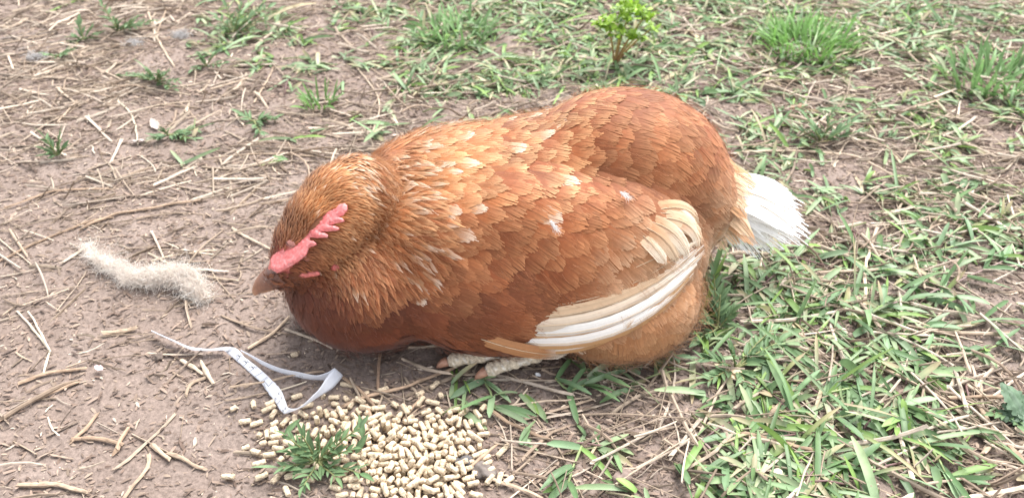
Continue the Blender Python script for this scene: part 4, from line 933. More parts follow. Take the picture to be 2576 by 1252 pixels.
# ---------------------------------------------------------------- straw: dry runners and stems
STRAW_COL = np.array([(.30, .23, .17), (.355, .28, .212), (.42, .34, .265), (.255, .19, .14), (.46, .38, .305), (.22, .165, .125)])
def stem(pts, w, col, nodes=True, flat=1., res=None, S=6):
    P = np.asarray(pts, float); k = np.concatenate([[0], np.cumsum(np.linalg.norm(np.diff(P, axis=0), axis=1))]); L = k[-1]
    n = res or int(np.clip(L/.004, 6, 30)); t = np.linspace(0, L, n)
    c = np.stack([np.interp(t, k, P[:, i]) for i in range(3)], 1)
    for _ in range(2):
        if n > 4: c[1:-1] = (c[:-2]+2*c[1:-1]+c[2:])/4
    c += np.stack([vnoise(t*90, t*0+random.random()*50, 1), vnoise(t*90, t*0+random.random()*50, 2), np.zeros(n)], 1)*w*.22
    w = w*.84; r = np.full(n, w/2)*(1+.10*vnoise(t*160, t*0+random.random()*99, 6))*np.linspace(1.08, .86, n)
    cc = np.repeat(np.asarray(col)[None], n, 0)*(1+.16*vnoise(t*70, t*0+random.random()*99, 8))[:, None]
    if nodes and L > .018:
        for q in np.arange(random.uniform(.2, .8)*.02, L, random.uniform(.016, .032)):
            g = np.exp(-((t-q)/.0016)**2); r = r*(1+.38*g); cc = cc*(1-.28*g)[:, None]
    V, Q, C = tube(c, r, S, cc, .10)
    Vr = V.reshape(n, S, 3); cz = c[:, None, 2]; Vr[..., 2] = cz+(Vr[..., 2]-cz)*random.uniform(.5, .85)   # flattened
    for e_, d_ in ((0, c[0]-c[1]), (-1, c[-1]-c[-2])):                                                     # torn, slanting ends
        Vr[e_] += unit(d_)*(RNG.uniform(-.4, 1.5, (S, 1))*w)
    C = C*np.tile(RNG.normal(1, .17, (1, S, 1)), (n, 1, 1)).reshape(-1, 1)
    return V, Q, C
def ground_path(px, w, lift=0.):
    o = []
    for i in range(len(px)):
        o.append(gpt(*px[i]))
    o = np.array(o)
    k = np.linspace(0, 1, len(o)); t = np.linspace(0, 1, max(8, len(o)*3))
    q = np.stack([np.interp(t, k, o[:, i]) for i in range(3)], 1)
    q[:, 2] = np.maximum(np.maximum.reduce([gz(q[:, 0], q[:, 1])]), q[:, 2]*.5)+w*.45+lift
    return q
T1, T2, T3, GREY, PALE, DK = (.38, .285, .205), (.45, .355, .265), (.30, .21, .145), (.27, .225, .195), (.58, .50, .38), (.27, .18, .125)
# each: points, width mm, colour, lift mm, label
LONG = [
 ([(375, 38), (392, 95), (412, 130), (438, 172)], 4.2, T2, 1, 'thick bent pale straw standing out beside the leafy clump at top left'),
 ([(421, 30), (404, 75), (392, 100)], 3.2, T1, 3, 'short straw crossing the top of the thick bent pale straw'),
 ([(0, 100), (70, 92), (140, 85)], 4, GREY, 1, 'grey weathered twig running off the left edge near the top'),
 ([(52, 130), (100, 116), (165, 106)], 4, GREY, 1, 'grey weathered twig below the other one near the left edge'),
 ([(230, 172), (300, 205), (358, 225), (420, 238), (480, 243)], 3.2, T2, 2, 'long straw below the leafy clump left of the hen, pale at its end'),
 ([(298, 257), (330, 289), (342, 320), (347, 363)], 2.6, PALE, 1.5, 'curved pale straw arching downwards left of the hen'),
 ([(335, 284), (400, 268), (480, 256)], 2.6, T2, 1, 'pale straw meeting the arched straw at its top'),
 ([(15, 525), (75, 503), (133, 481), (200, 478), (275, 478)], 3.4, T3, 1, 'long brown straw with a pale broken end by the left edge'),
 ([(207, 578), (294, 545), (400, 525), (500, 507)], 4.6, T3, 1, 'thick split brown straw above the wool tuft'),
 ([(0, 660), (100, 612), (230, 556), (280, 553)], 3, T3, 1, 'long thin brown straw running up to the thick split one'),
 ([(610, 393), (700, 390), (770, 396), (850, 402)], 2.8, T1, 1, 'long straw pointing at the crown of the hen'),
 ([(875, 148), (920, 200), (950, 245), (958, 280), (940, 335)], 2.8, T2, 2, 'long kinked pale straw behind the neck of the hen'),
 ([(925, 170), (985, 210), (1040, 245)], 2.4, T1, 1, 'thin straw running beside the long kinked pale straw'),
 ([(640, 260), (680, 195), (692, 165)], 2.8, T1, 2, 'straw rising away between two small weeds behind the hen'),
 ([(655, 228), (760, 190), (858, 160)], 2, T1, 1, 'thin straight straw slanting to the far grass'),
 ([(1873, 390), (1950, 385), (2034, 385), (2150, 396), (2200, 423), (2270, 462), (2331, 499)], 3.4, T2, 5, 'very long pale runner stretching from the hen rump to the right'),
 ([(1995, 500), (2050, 540), (2105, 572), (2140, 600)], 3.4, T2, 2, 'pale straw just beyond the white tail tips'),
 ([(2170, 782), (2172, 735), (2172, 683), (2186, 630), (2202, 586)], 4, T2, 6, 'pale straw lying on the grass right of the white tail'),
 ([(1985, 818), (2013, 856), (2070, 876), (2121, 883)], 3.2, T1, 4, 'curved brown straw in the grass below the white tail'),
 ([(2180, 910), (2256, 954), (2320, 990), (2391, 1029)], 4.2, T1, 4, 'long brown straw slanting over bare soil at the right'),
 ([(1926, 1056), (1980, 1005), (2034, 959)], 4, T1, 5, 'straw rising across the grass below the dry seed heap'),
 ([(1877, 1105), (1950, 1120), (2029, 1143)], 5, T3, 5, 'thick frayed brown straw on the foreground grass'),
 ([(585, 980), (662, 968), (730, 957), (789, 948), (813, 945)], 2.6, T1, 4, 'thin dry stem passing under the paper strip'),
 ([(703, 985), (769, 968)], 1.8, PALE, 2, 'short pale stem poking out from the paper strip'),
 ([(570, 1012), (620, 1003), (690, 985)], 1.8, T1, 1.5, 'thin stem reaching towards the paper strip from below'),
 ([(4, 1065), (70, 1028), (140, 996), (198, 972)], 3.6, T3, 1.5, 'long straight straw in the lower left corner region'),
 ([(60, 965), (130, 945), (215, 935)], 4, T3, 1, 'split straw lying above the long straight one at lower left'),
 ([(190, 1112), (225, 1080), (248, 1046)], 4.2, T3, 1, 'curved thick straw on the bare soil at lower left'),
 ([(194, 1112), (252, 1110), (303, 1122)], 4.6, T3, 1, 'bent woody straw touching the curved thick one'),
 ([(295, 1139), (308, 1116), (322, 1093)], 5, T3, 1.5, 'stubby frayed straw end on the bare soil'),
 ([(62, 1228), (128, 1225), (170, 1230), (212, 1240)], 5, T1, 1, 'knotty thick straw near the bottom left corner'),
 ([(376, 1155), (384, 1178), (350, 1212), (334, 1228), (316, 1256)], 4, T1, 1, 'forked knotty straw at the bottom of the bare soil'),
 ([(392, 1131), (427, 1159)], 4.2, T1, 1.5, 'short thick straw stub above the knotty one'),
 ([(431, 1147), (470, 1165), (512, 1182)], 4, T1, 1, 'jointed straw piece left of the loose pellets'),
 ([(462, 914), (490, 930), (512, 945)], 4.2, T2, 1, 'short pale straw left of the paper strip'),
 ([(512, 922), (522, 943), (534, 965)], 4.2, T2, 2.5, 'short pale straw crossing its neighbour left of the paper'),
 ([(516, 953), (480, 968), (471, 1000)], 4, T1, 1, 'hooked straw joint left of the paper strip'),
 ([(130, 891), (101, 852), (72, 818), (48, 792)], 2.4, PALE, 2, 'bleached forked straw, its left prong'),
 ([(131, 891), (110, 850), (90, 815), (78, 797)], 2.2, PALE, 3.5, 'bleached forked straw, its right prong'),
 ([(131, 891), (118, 920), (112, 945)], 2.6, PALE, 1, 'thin bleached stalk below the forked straw'),
 ([(272, 852), (305, 846), (338, 838)], 6, T1, 1, 'broad flat piece of straw below the wool tuft'),
 ([(1558, 945), (1610, 920), (1650, 898), (1700, 872), (1752, 850)], 3.6, T1, 3, 'straw lying along the ground against the hen belly'),
 ([(630, 885), (660, 862), (699, 836), (724, 808)], 4.4, T1, 1, 'knobbly jointed straw between the paper and the hen breast'),
 ([(585, 580), (618, 602), (646, 616), (690, 634)], 3.4, T2, 1.5, 'pale broken straw just behind the hen face'),
 ([(389, 663), (440, 652), (495, 644), (540, 640)], 3.2, T2, 1.5, 'straw lying above the wool tuft towards the hen'),
 ([(491, 701), (540, 704), (597, 711)], 3.4, T2, 1.5, 'straw pointing from the wool tuft towards the beak'),
 ([(853, 949), (907, 988), (930, 1012), (946, 1033)], 3.6, T3, 4, 'brown stick leaning from the paper fold to the pellets'),
 ([(923, 1033), (936, 1065), (952, 1101)], 4, T3, 5, 'stick stuck upright into the pellet heap'),
 ([(872, 1023), (914, 1004), (1020, 978), (1120, 936), (1181, 911)], 4, T3, 2, 'long straw running from the pellets up to the hen toes'),
 ([(956, 898), (954, 940), (952, 981)], 3.6, DK, 2, 'brown stem end below the hen breast'),
 ([(1217, 1023), (1285, 1069), (1373, 1107)], 4, T3, 2, 'brown straw slanting right of the pellet heap'),
 ([(1165, 1194), (1205, 1160), (1246, 1127)], 3.4, T3, 4, 'straw leaning on the right side of the pellet heap'),
 ([(1230, 1204), (1294, 1223), (1362, 1254)], 3.6, T1, 2, 'jointed straw right of the grey clod at the bottom'),
 ([(1020, 1049), (1045, 1020), (1065, 994)], 2.8, T3, 2, 'short brown straw behind the pellet heap'),
 ([(2389, 948), (2440, 985), (2499, 1025)], 5, T2, 2, 'thick pale straw near the crinkled leaf'),
 ([(2397, 1040), (2450, 1080), (2494, 1111)], 5, T2, 3, 'thick pale straw running to a joint at lower right'),
 ([(2448, 1030), (2475, 1068), (2499, 1109)], 4.4, T1, 5, 'brown straw meeting the thick pale one at its joint'),
 ([(2468, 1150), (2485, 1132), (2504, 1112)], 4.4, T1, 3, 'short straw below the joint at lower right'),
 ([(2405, 1091), (2445, 1100), (2486, 1109)], 4.6, T2, 4, 'pale straw reaching the joint from the grass'),
 ([(2387, 1019), (2450, 1012), (2540, 1009)], 3.8, T3, 6, 'level brown straw pointing at the crinkled leaf'),
 ([(2530, 1125), (2560, 1160), (2590, 1195)], 5, T3, 2, 'thick straw running off the right edge below the leaf')]
for pts, w, col, lift, lab in LONG:
    w *= .82e-3
    P = ground_path(pts, w, lift*1e-3*.6)
    V, Q, C = stem(P, w, col, S=8 if w > .003 else 6)
    b = P[0].copy(); b[2] = 0
    o = new_obj('dry_straw', mesh('dry_straw', V-b, [Q], C, M_STRAW, False), label=lab, category='straw', group='dry straw on the ground'); o.location = b
# the purple runner of the grass and its nodes
# common straw: a set of shapes, copied one by one
def straw_shape(L, w, ci, res=None, S=6):
    n = 3+random.randrange(2); a = random.uniform(-.6, .6); p = np.zeros(3); pts = [p.copy()]; yaw = 0
    for i in range(n):
        p = p+np.array([math.cos(yaw), math.sin(yaw), 0])*L/n; pts.append(p.copy()); yaw += random.gauss(0, .28)
    pts = np.array(pts); pts -= pts.mean(0)
    V, Q, C = stem(pts, w, STRAW_COL[ci], S=S, res=res or int(np.clip(L/.007, 5, 9)))
    V = V.copy()
    if random.random() < .5: V[:, 2] *= random.uniform(.35, .8)
    return V, Q, C
shapes = [straw_shape(*a) for a in [(random.uniform(.016, .075), random.uniform(.0012, .0037), random.choice((0, 1, 1, 2, 2, 4, 4, 3, 5))) for _ in range(34)]]
bits = [straw_shape(random.uniform(.008, .026), random.uniform(.0008, .0024), random.randrange(6), 4, 4) for _ in range(30)]
shape_me = [mesh('dry_straw', V, [Q], C, M_STRAW, False) for V, Q, C in shapes]
def straw_spots(n, near):
    p = scatter(n*8, near); dn = dens(STRAW_D, p[:, 0], p[:, 1]); cl = .5+.5*vnoise(p[:, 0]/.07, p[:, 1]/.07, 25)
    ok = (RNG.random(len(p)) < (dn/9)**1.6*np.clip(cl*1.9-.25, .05, 1.3)) & ~under_hen(p[:, 0], p[:, 1], -.01) & ~in_heap(p[:, 0], p[:, 1]) & ~kept_clear(p[:, 0], p[:, 1])
    return p[ok][:n]
def place(x, y, yaw, h):
    t = .5*(float(gz(x+.01*math.cos(yaw), y+.01*math.sin(yaw)))-float(gz(x-.01*math.cos(yaw), y-.01*math.sin(yaw))))/.01
    return Matrix.Translation((x, y, float(gz(x, y))+h)) @ Matrix.Rotation(yaw, 4, 'Z') @ Matrix.Rotation(-math.atan(t)*.6+random.gauss(0, .05), 4, 'Y') @ Matrix.Rotation(random.uniform(0, 6.28), 4, 'X')
def yaw_of():
    return random.gauss(0, .55) if random.random() < .5 else random.uniform(-1.57, 1.57)
sp = straw_spots(4400, .65)
gd = dens(GRASS_D, sp[:, 0], sp[:, 1]); qp = proj(np.c_[sp, np.zeros(len(sp))])
seen = (qp[:, 0] > 10) & (qp[:, 0] < 2566) & (qp[:, 1] > 10) & (qp[:, 1] < 1245)
shape_len = np.array([np.ptp(v[0][:, 0]) for v in shapes]); shape_col = np.array([v[2].mean() for v in shapes])
ks = RNG.integers(0, len(shapes), len(sp)); scs = RNG.uniform(.75, 1.25, len(sp))
shown = np.where(seen, shape_len[ks]*scs/(sp[:, 1]*CP+CAM_Z*SP), 0)
own = set(np.argsort(-shown)[:300-len(LONG)].tolist())          # those that show largest stay individuals
def straw_where(x, y, g):
    if g < 2.2:
        if x < 640: return ('on soil among the top left weeds' if y < 160 else 'on soil between the top left weeds and the wool' if y < 470 else 'around the wool tuft' if y < 790 else 'on bare soil left of the paper strip')
        if y < 400: return 'on soil behind the hen head and back'
        if y > 860: return 'around the feed pellet heap' if x < 1300 else 'on soil before the hen belly'
        return 'on soil close round the hen'
    if y < 220: return 'in the far grass behind the hen back' if x < 1560 else 'in the far lawn right of the lime green weed'
    if y < 450: return 'in the grass behind and right of the hen rump'
    if y < 640: return 'on patchy ground right of the white tail'
    if y < 900: return 'in the grass right of the hen belly'
    return 'in the foreground grass at lower right' if x > 1700 else 'in thin grass right of the pellets'
SB = Buf()
for i, (x, y) in enumerate(sp):
    k, s = int(ks[i]), float(scs[i]); yaw = yaw_of()
    M = place(x, y, yaw, .0022 if gd[i] < 2 else random.uniform(.002, .008)) @ Matrix.Scale(s, 4)
    if i in own:
        o = new_obj('dry_straw', shape_me[k], category='straw', group='dry straw on the ground'); o.matrix_world = M
        o['label'] = ('long ' if shape_len[k]*s > .062 else 'shorter ')+('pale' if shape_col[k] > .30 else 'brown')+' dry straw lying '+straw_where(*qp[i], gd[i])
    else:
        V, Q, C = shapes[k]; A = np.array(M.to_3x3()); SB.add(V @ A.T+np.array(M.translation), Q, C*random.uniform(.75, 1.2))
# short broken bits, many
for (x, y) in straw_spots(9000, .9):
    k = random.randrange(len(bits)); s = random.uniform(.6, 1.2); M = place(x, y, yaw_of(), .0013) @ Matrix.Scale(s, 4)
    V, Q, C = bits[k]; A = np.array(M.to_3x3()); SB.add(V @ A.T+np.array(M.translation), Q, C*random.uniform(.6, 1.2))
new_obj('straw_litter', SB.mesh('straw_litter', M_STRAW, False), kind='stuff', label='short broken bits of dry straw strewn over the ground')

# ---------------------------------------------------------------- grass
def blades(P, yaw, elev, L, W, bend, col, colT=None, Rr=5, fold=.18, prof=None):
    n = len(P); t = np.linspace(0, 1, Rr)
    d = np.stack([np.cos(yaw), np.sin(yaw)], 1)
    a = elev[:, None]-bend[:, None]*t[None]                       # climbs, then bows over
    seg = L[:, None]/(Rr-1)
    h = np.concatenate([np.zeros((n, 1)), np.cumsum(np.cos(a[:, :-1])*seg, 1)], 1); z = np.concatenate([np.zeros((n, 1)), np.cumsum(np.sin(a[:, :-1])*seg, 1)], 1)
    c = P[:, None]+np.concatenate([d[:, None]*h[..., None], z[..., None]], -1)
    g = gz(c[..., 0], c[..., 1])+.0012; c[..., 2] = np.maximum(c[..., 2], g)
    roll = RNG.normal(0, .45, n)
    s = np.stack([-np.sin(yaw)*np.cos(roll), np.cos(yaw)*np.cos(roll), np.sin(roll)], 1)
    pr = np.interp(t, *(prof or ([0, .12, .5, .8, .95, 1], [.7, .95, 1, .88, .6, .22])))
    o = s[:, None]*(W[:, None]*pr/2)[..., None]
    up_ = np.array([0, 0, 1.])*(W[:, None]*pr*fold)[..., None]
    V = np.stack([c-o+up_, c, c+o+up_], 2)
    i = np.arange(n*Rr*3).reshape(n, Rr, 3)
    Q = np.concatenate([np.stack([i[:, :-1, k], i[:, :-1, k+1], i[:, 1:, k+1], i[:, 1:, k]], -1).reshape(-1, 4) for k in (0, 1)])
    col = np.asarray(col); colT = col if colT is None else np.asarray(colT)
    C = col[:, None]*(1-t)[None, :, None]+colT[:, None]*t[None, :, None]
    C = np.repeat(C[:, :, None], 3, 2)*np.array([.93, 1.12, .97])[None, None, :, None]
    return V.reshape(-1, 3), Q, C.reshape(-1, 3)
GPAL = np.array([(.125, .215, .095), (.165, .265, .135), (.225, .32, .18), (.185, .305, .085), (.255, .345, .20), (.33, .39, .25), (.45, .39, .27)])
def gcol(n, p=(.18, .23, .19, .16, .13, .07, .04)):
    return GPAL[RNG.choice(7, n, p=p)]*RNG.normal(1, .13, (n, 1))
def sprig_blades(c, n, az, Lr, Wr, lie=.19, z0=.002):
    """blades from one node of a runner"""
    P = np.repeat(np.asarray(c)[None], n, 0)+RNG.normal(0, .0015, (n, 3))*[1, 1, .3]; P[:, 2] += z0
    yaw = az+RNG.normal(0, 1.1, n)
    return P, yaw, RNG.uniform(.02, lie*2, n)*RNG.choice([1, 1, 1, 2.2], n), RNG.uniform(*Lr, n)*np.exp(RNG.normal(0, .35, n)), RNG.uniform(*Wr, n)*np.exp(RNG.normal(-.05, .22, n)), RNG.uniform(.1, .9, n)
acc = []
p = scatter(27000, .5); dn = dens(GRASS_D, p[:, 0], p[:, 1]); cl = .5+.5*vnoise(p[:, 0]/.06, p[:, 1]/.06, 35)
ok = (RNG.random(len(p)) < np.clip((dn/9)**1.3*np.clip(cl*2.6-.55, .06, 1.5), 0, 1)*.62) & ~under_hen(p[:, 0], p[:, 1], .0) & ~in_heap(p[:, 0], p[:, 1])
p = p[ok]; GB = Buf()
print('sprigs', len(p))
for (x, y) in p:
    c = np.array([x, y, float(gz(x, y))]); az = random.uniform(0, 6.28)
    acc.append(sprig_blades(c, random.choice((2, 3, 3, 4, 5)), az, (.011, .032), (.0026, .0050)))
    if random.random() < .35:
        e = c+np.array([math.cos(az), math.sin(az), 0])*random.uniform(.02, .05); e[2] = float(gz(e[0], e[1]))+.003
        m_ = (c+e)/2; m_[2] = max(m_[2], float(gz(m_[0], m_[1])))+.004
        V, Q, C = tube([c+[0, 0, .002], m_, e], .0009, 4, random.choice([(.26, .30, .14), (.34, .30, .2), (.25, .15, .14)])); GB.add(V, Q, C)
P, yaw, el, L, W, bd_ = [np.concatenate([a[k] for a in acc]) for k in range(6)]
col = gcol(len(P)); tipc = np.where(RNG.random((len(P), 1)) < .2, np.array([[.42, .33, .2]]), col*np.array([1.1, 1.05, .9])); V, Q, C = blades(P, yaw, el, L, W, bd_, col, tipc); GB.add(V, Q, C)
new_obj('grass', GB.mesh('grass', M_GRASS), kind='stuff', label='short broad-bladed green grass creeping among straw')

# grass runners near the camera that can be followed one by one
def runner(px, label, stemcol, bl=(.018, .040), bw=(.0036, .0060), per=(2, 3), sw=.0022, lift=.004):
    o_ = np.array([gpt(*q) for q in px]); k = np.linspace(0, 1, len(o_)); t = np.linspace(0, 1, 24)
    c = np.stack([np.interp(t, k, o_[:, i]) for i in range(3)], 1); c[:, 2] = gz(c[:, 0], c[:, 1])+lift
    b = c[0].copy(); b[2] = 0
    e = empty('grass_runner', b, label, 'grass runner', 'creeping grass runners')
    V, Q, C = stem(c-b, sw, stemcol); new_obj('stem', mesh('stem', V, [Q], C, M_STEM), e)
    L = np.linalg.norm(c[-1]-c[0]); nn = max(2, int(L/.022))
    for j in range(nn+1):
        q = c[min(23, int(j/nn*23))]; az = math.atan2(*(c[-1]-c[0])[[1, 0]])
        for s_ in range(random.randint(*per)):
            yw = az+random.choice((-1, 1))*random.uniform(.25, 1.35) if j < nn else az+random.gauss(0, .5)
            n1 = np.array([1.])
            V, Q, C = blades((q-b)[None]*[1, 1, 0]+[[0, 0, 0]], n1*yw, n1*random.uniform(.05, .5), n1*random.uniform(*bl), n1*random.uniform(*bw), n1*random.uniform(.2, .7), gcol(1, (.3, .3, .16, .18, .06, 0, 0)), Rr=6)
            V[:, 2] += q[2] - 0*b[2]
            # blades() clamps against the ground under the local origin, so lift again where needed
            V[:, 2] = np.maximum(V[:, 2], gz(V[:, 0]+b[0], V[:, 1]+b[1])+.002)
            new_obj('blade', mesh('blade', V, [Q], C, M_GRASS), e)
GS, PU = (.24, .30, .13), (.27, .19, .175)
RUN = [([(2213, 782), (2310, 759), (2402, 721), (2490, 680), (2572, 645)], 'long purple-brown grass runner slanting up to the right edge', PU),
 ([(1975, 760), (2060, 790), (2150, 815), (2240, 850), (2320, 835)], 'green grass runner lying right of the white tail', GS),
 ([(2230, 890), (2300, 900), (2380, 907), (2440, 905), (2500, 880)], 'green grass runner reaching over bare soil towards the right edge', GS),
 ([(1765, 1120), (1800, 1150), (1850, 1190), (1880, 1250)], 'purple grass runner at the bottom of the grass', PU),
 ([(2270, 1060), (2310, 1110), (2350, 1160), (2370, 1200)], 'grass runner with wide blades near the thick pale straw', GS),
 ([(2040, 1140), (2150, 1190), (2260, 1210), (2380, 1215)], 'grass runner along the bottom edge with long level blades', GS),
 ([(1400, 960), (1430, 990), (1470, 975)], 'small grass runner below the hen belly', GS),
 ([(1220, 960), (1240, 1000), (1245, 1025)], 'single grass shoot right of the hen toes', GS),
 ([(1920, 990), (1990, 1010), (2080, 1000), (2140, 985)], 'grass runner in the middle of the foreground grass', GS),
 ([(2100, 1060), (2180, 1050), (2260, 1035)], 'short grass runner left of the thick pale straw', GS),
 ([(1700, 1180), (1760, 1210), (1800, 1245)], 'grass runner left of the purple one at the bottom', GS),
 ([(2400, 760), (2450, 800), (2500, 820), (2560, 830)], 'grass runner crossing the soil below the purple runner', GS),
 ([(2350, 640), (2420, 620), (2500, 590)], 'grass runner above the purple runner', GS),
 ([(2050, 660), (2120, 650), (2190, 690)], 'grass runner right below the white tail tips', GS),
 ([(1460, 1130), (1440, 1180), (1430, 1220)], 'upright grass shoot between the pellets and the grass', GS)]
for px, lab, c in RUN: runner(px, lab, c)

# ---------------------------------------------------------------- tufts and weeds
def leaf_mesh(name, L, W, col, fold=.2, droop=.25, wav=0., Rr=7, mat=None, cup=0.):
    t = np.linspace(0, 1, Rr); pr = np.sin(np.pi*np.clip(t, .03, .985)**.8)**.8; pr[0] = .16; pr[-1] = .05
    V = []; C = []
    for i in range(Rr):
        a = droop*t[i]**2; z = L*t[i]*.0-L*droop*.5*t[i]**2
        for s_ in (-1, -.5, 0, .5, 1):
            V.append((s_*W/2*pr[i], L*t[i], z+abs(s_)*W*fold*pr[i]+wav*W*math.sin(7*t[i]*math.pi+s_*3)*abs(s_)))
            C.append(np.array(col)*(1.18 if s_ == 0 else .94+.1*random.random()))
    k = np.arange(Rr*5).reshape(Rr, 5); Q = np.stack([k[:-1, :-1], k[:-1, 1:], k[1:, 1:], k[1:, :-1]], -1).reshape(-1, 4)
    return mesh(name, V, [Q], C, mat or M_LEAF)
WG = [(.11, .19, .085), (.135, .215, .10), (.155, .24, .12)]
leafset = [leaf_mesh('leaf', .001*random.uniform(10, 19), .001*random.uniform(3.6, 5.6), random.choice(WG), droop=random.uniform(.05, .5)) for _ in range(10)]
bigleaf = leaf_mesh('leaf', .026, .008, WG[1], droop=.3)
def aim(d, roll=0.):
    d = Vector(d).normalized(); x = d.cross(Vector((0, 0, 1)))
    x = x.normalized() if x.length > 1e-3 else Vector((1, 0, 0)); z = x.cross(d)
    return Matrix((x, d, z)).transposed().to_4x4() @ Matrix.Rotation(roll, 4, 'Y')
def weed(px, label, stems, group=None, scale=1., per=7, extra=()):
    """stems: (tip measured position, tip height mm) from one root"""
    b = gpt(*px); base = np.array([b[0], b[1], 0])
    e = empty('leafy_weed', base, label, 'weed', group)
    for (tx, ty, tz) in stems:
        T = at(tx, ty, tz*1e-3)-base; r0 = np.array([0, 0, b[2]]); m_ = (r0+T)/2+np.array([0, 0, .25*np.linalg.norm(T)*.5])
        t = np.linspace(0, 1, 10)[:, None]; c = (1-t)**2*r0+2*t*(1-t)*m_+t*t*T
        c[:, 2] = np.maximum(c[:, 2], .003)
        V, Q, C = tube(c, np.linspace(.0011, .0005, 10)*scale, 6, (.20, .21, .09)); new_obj('stem', mesh('stem', V, [Q], C, M_STEM), e)
        for j in range(per):
            u = .18+.82*j/(per-1); i = min(8, int(u*9)); p_ = c[i]+(c[i+1]-c[i])*(u*9-i); d = unit(c[i+1]-c[i])
            for sgn in ((-1, 1) if j % 2 and j < per-1 else (random.choice((-1, 1)),)):
                s_ = unit(np.cross(d, [0, 0, 1.]))*sgn
                dr = unit(d*random.uniform(.5, 1.1)+s_*(random.uniform(.3, .9) if j < per-1 else .15)+np.array([0, 0, random.uniform(0, .5)]))
                lf = new_obj('leaf', random.choice(leafset), e)
                lf.matrix_local = Matrix.Translation(p_) @ aim(dr, random.gauss(0, .4)) @ Matrix.Scale(scale*random.uniform(.7, 1.15)*(1-.35*u*(j < per-1)), 4)
    for (p_, tip_) in extra:
        p_, tip_ = at(*p_)-base, at(*tip_)-base
        lf = new_obj('leaf', bigleaf, e); lf.matrix_local = Matrix.Translation(p_) @ aim(tip_-p_, .3) @ Matrix.Scale(np.linalg.norm(tip_-p_)/.026, 4)
    return e
weed((800, 1165), 'green leafy weed growing up through the feed pellets', [(722, 1098, 22), (760, 1095, 26), (700, 1175, 10), (765, 1220, 8), (850, 1100, 26), (905, 1075, 30), (885, 1130, 20), (845, 1200, 10), (800, 1110, 24), (905, 1190, 10), (735, 1140, 14)], scale=.88, extra=(((716, 1092, .018), (752, 1052, .026)), ((912, 1100, .02), (905, 1042, .032)), ((895, 1140, .014), (922, 1090, .026)), ((760, 1180, .008), (697, 1178, .01)), ((765, 1200, .008), (764, 1240, .005))))
weed((1805, 830), 'upright leafy weed sprig growing beside the hen rump', [(1795, 690, 34), (1812, 740, 26), (1770, 800, 12), (1840, 790, 16), (1760, 850, 8)], 'knotweed sprigs', per=9)
weed((1850, 930), 'sprawling leafy weed below the upright sprig by the hen', [(1760, 900, 10), (1940, 830, 14), (1930, 900, 10), (1840, 880, 22), (1780, 960, 8), (1880, 970, 8), (1960, 860, 14)], 'knotweed sprigs', per=9)
weed((2540, 1050), 'small low weed at the right edge beneath the crinkled leaf', [(2500, 1040, 10), (2560, 1070, 8)], per=4)
for (x, y, lab, st) in [
  (590, 85, 'big leafy green clump at the top edge left of centre', [(540, 40, 20), (570, 20, 30), (610, 10, 35), (650, 25, 30), (680, 50, 20), (560, 75, 14), (640, 80, 14), (600, 45, 35), (525, 65, 10), (675, 20, 25), (625, 50, 25), (700, 30, 15)]),
  (300, 85, 'leafy clump with one tall shoot near the top left corner', [(258, 15, 38), (290, 55, 22), (330, 60, 20), (360, 65, 14), (275, 70, 16), (345, 45, 24), (380, 55, 10)]),
  (212, 105, 'small weed left of the leafy clump at top left', [(200, 60, 22), (228, 75, 16), (245, 90, 8), (190, 95, 8)]),
  (395, 210, 'leafy weed above the long straw left of the hen', [(345, 190, 12), (370, 180, 18), (420, 185, 20), (445, 205, 10), (400, 185, 22), (435, 225, 6), (310, 190, 6)]),
  (145, 395, 'small weed on bare soil near the left edge', [(115, 350, 22), (150, 345, 24), (165, 372, 14), (125, 385, 8)]),
  (520, 170, 'sprawling weed between the straws above the hen head', [(545, 135, 20), (490, 175, 6), (555, 165, 8), (510, 150, 12)]),
  (150, 145, 'tiny weed below the grey twigs', [(125, 140, 8), (175, 130, 12), (160, 140, 12)]),
  (425, 345, 'low pale weed beside a dead leaf', [(390, 350, 5), (450, 335, 8), (470, 345, 5), (415, 330, 12), (500, 325, 5)]),
  (640, 310, 'straggling pale green weed behind the hen head', [(610, 290, 8), (670, 295, 8), (655, 335, 4), (690, 300, 5)]),
  (2070, 360, 'dense leafy clump on the right above the long runner', [(1990, 320, 14), (2030, 300, 22), (2090, 290, 26), (2140, 310, 20), (2050, 330, 20), (2110, 335, 16), (1960, 345, 8), (2170, 330, 10)])]:
    weed((x, y), lab, st, 'small green weeds', scale=1.05, per=7)
def tuft(px, label, n, L, W, spread, col, bend=(.2, 1.0), group='grass tufts'):
    b = gpt(*px); base = np.array([b[0], b[1], 0]); e = empty('grass_tuft', base, label, 'grass tuft', group)
    r_ = np.sqrt(RNG.random(n))*spread; a = RNG.uniform(0, 6.28, n); P = np.stack([b[0]+r_*np.cos(a), b[1]+r_*np.sin(a), np.full(n, b[2])], 1)
    yaw = a+RNG.normal(0, .6, n); V, Q, C = blades(P, yaw, RNG.uniform(.6, 1.45, n), RNG.uniform(*L, n), RNG.uniform(*W, n), RNG.uniform(*bend, n), np.asarray(col)*RNG.normal(1, .15, (n, 1)))
    new_obj('blades', mesh('blades', V-base, [Q], C, M_GRASS), e, kind='stuff')
tuft((2030, 125), 'bright green tuft of fine grass in the far lawn', 260, (.02, .05), (.0018, .0036), .055, (.17, .32, .085))
tuft((805, 268), 'small tuft of fine grass on the bare soil behind the hen', 34, (.018, .034), (.0018, .003), .016, (.12, .23, .06), (.3, 1.4))
tuft((2480, 215), 'grass tuft near the right edge of the far lawn', 120, (.025, .05), (.003, .005), .05, (.17, .29, .11))
tuft((1150, 95), 'grass tuft among the far grass behind the hen back', 90, (.02, .045), (.003, .005), .05, (.17, .29, .11))
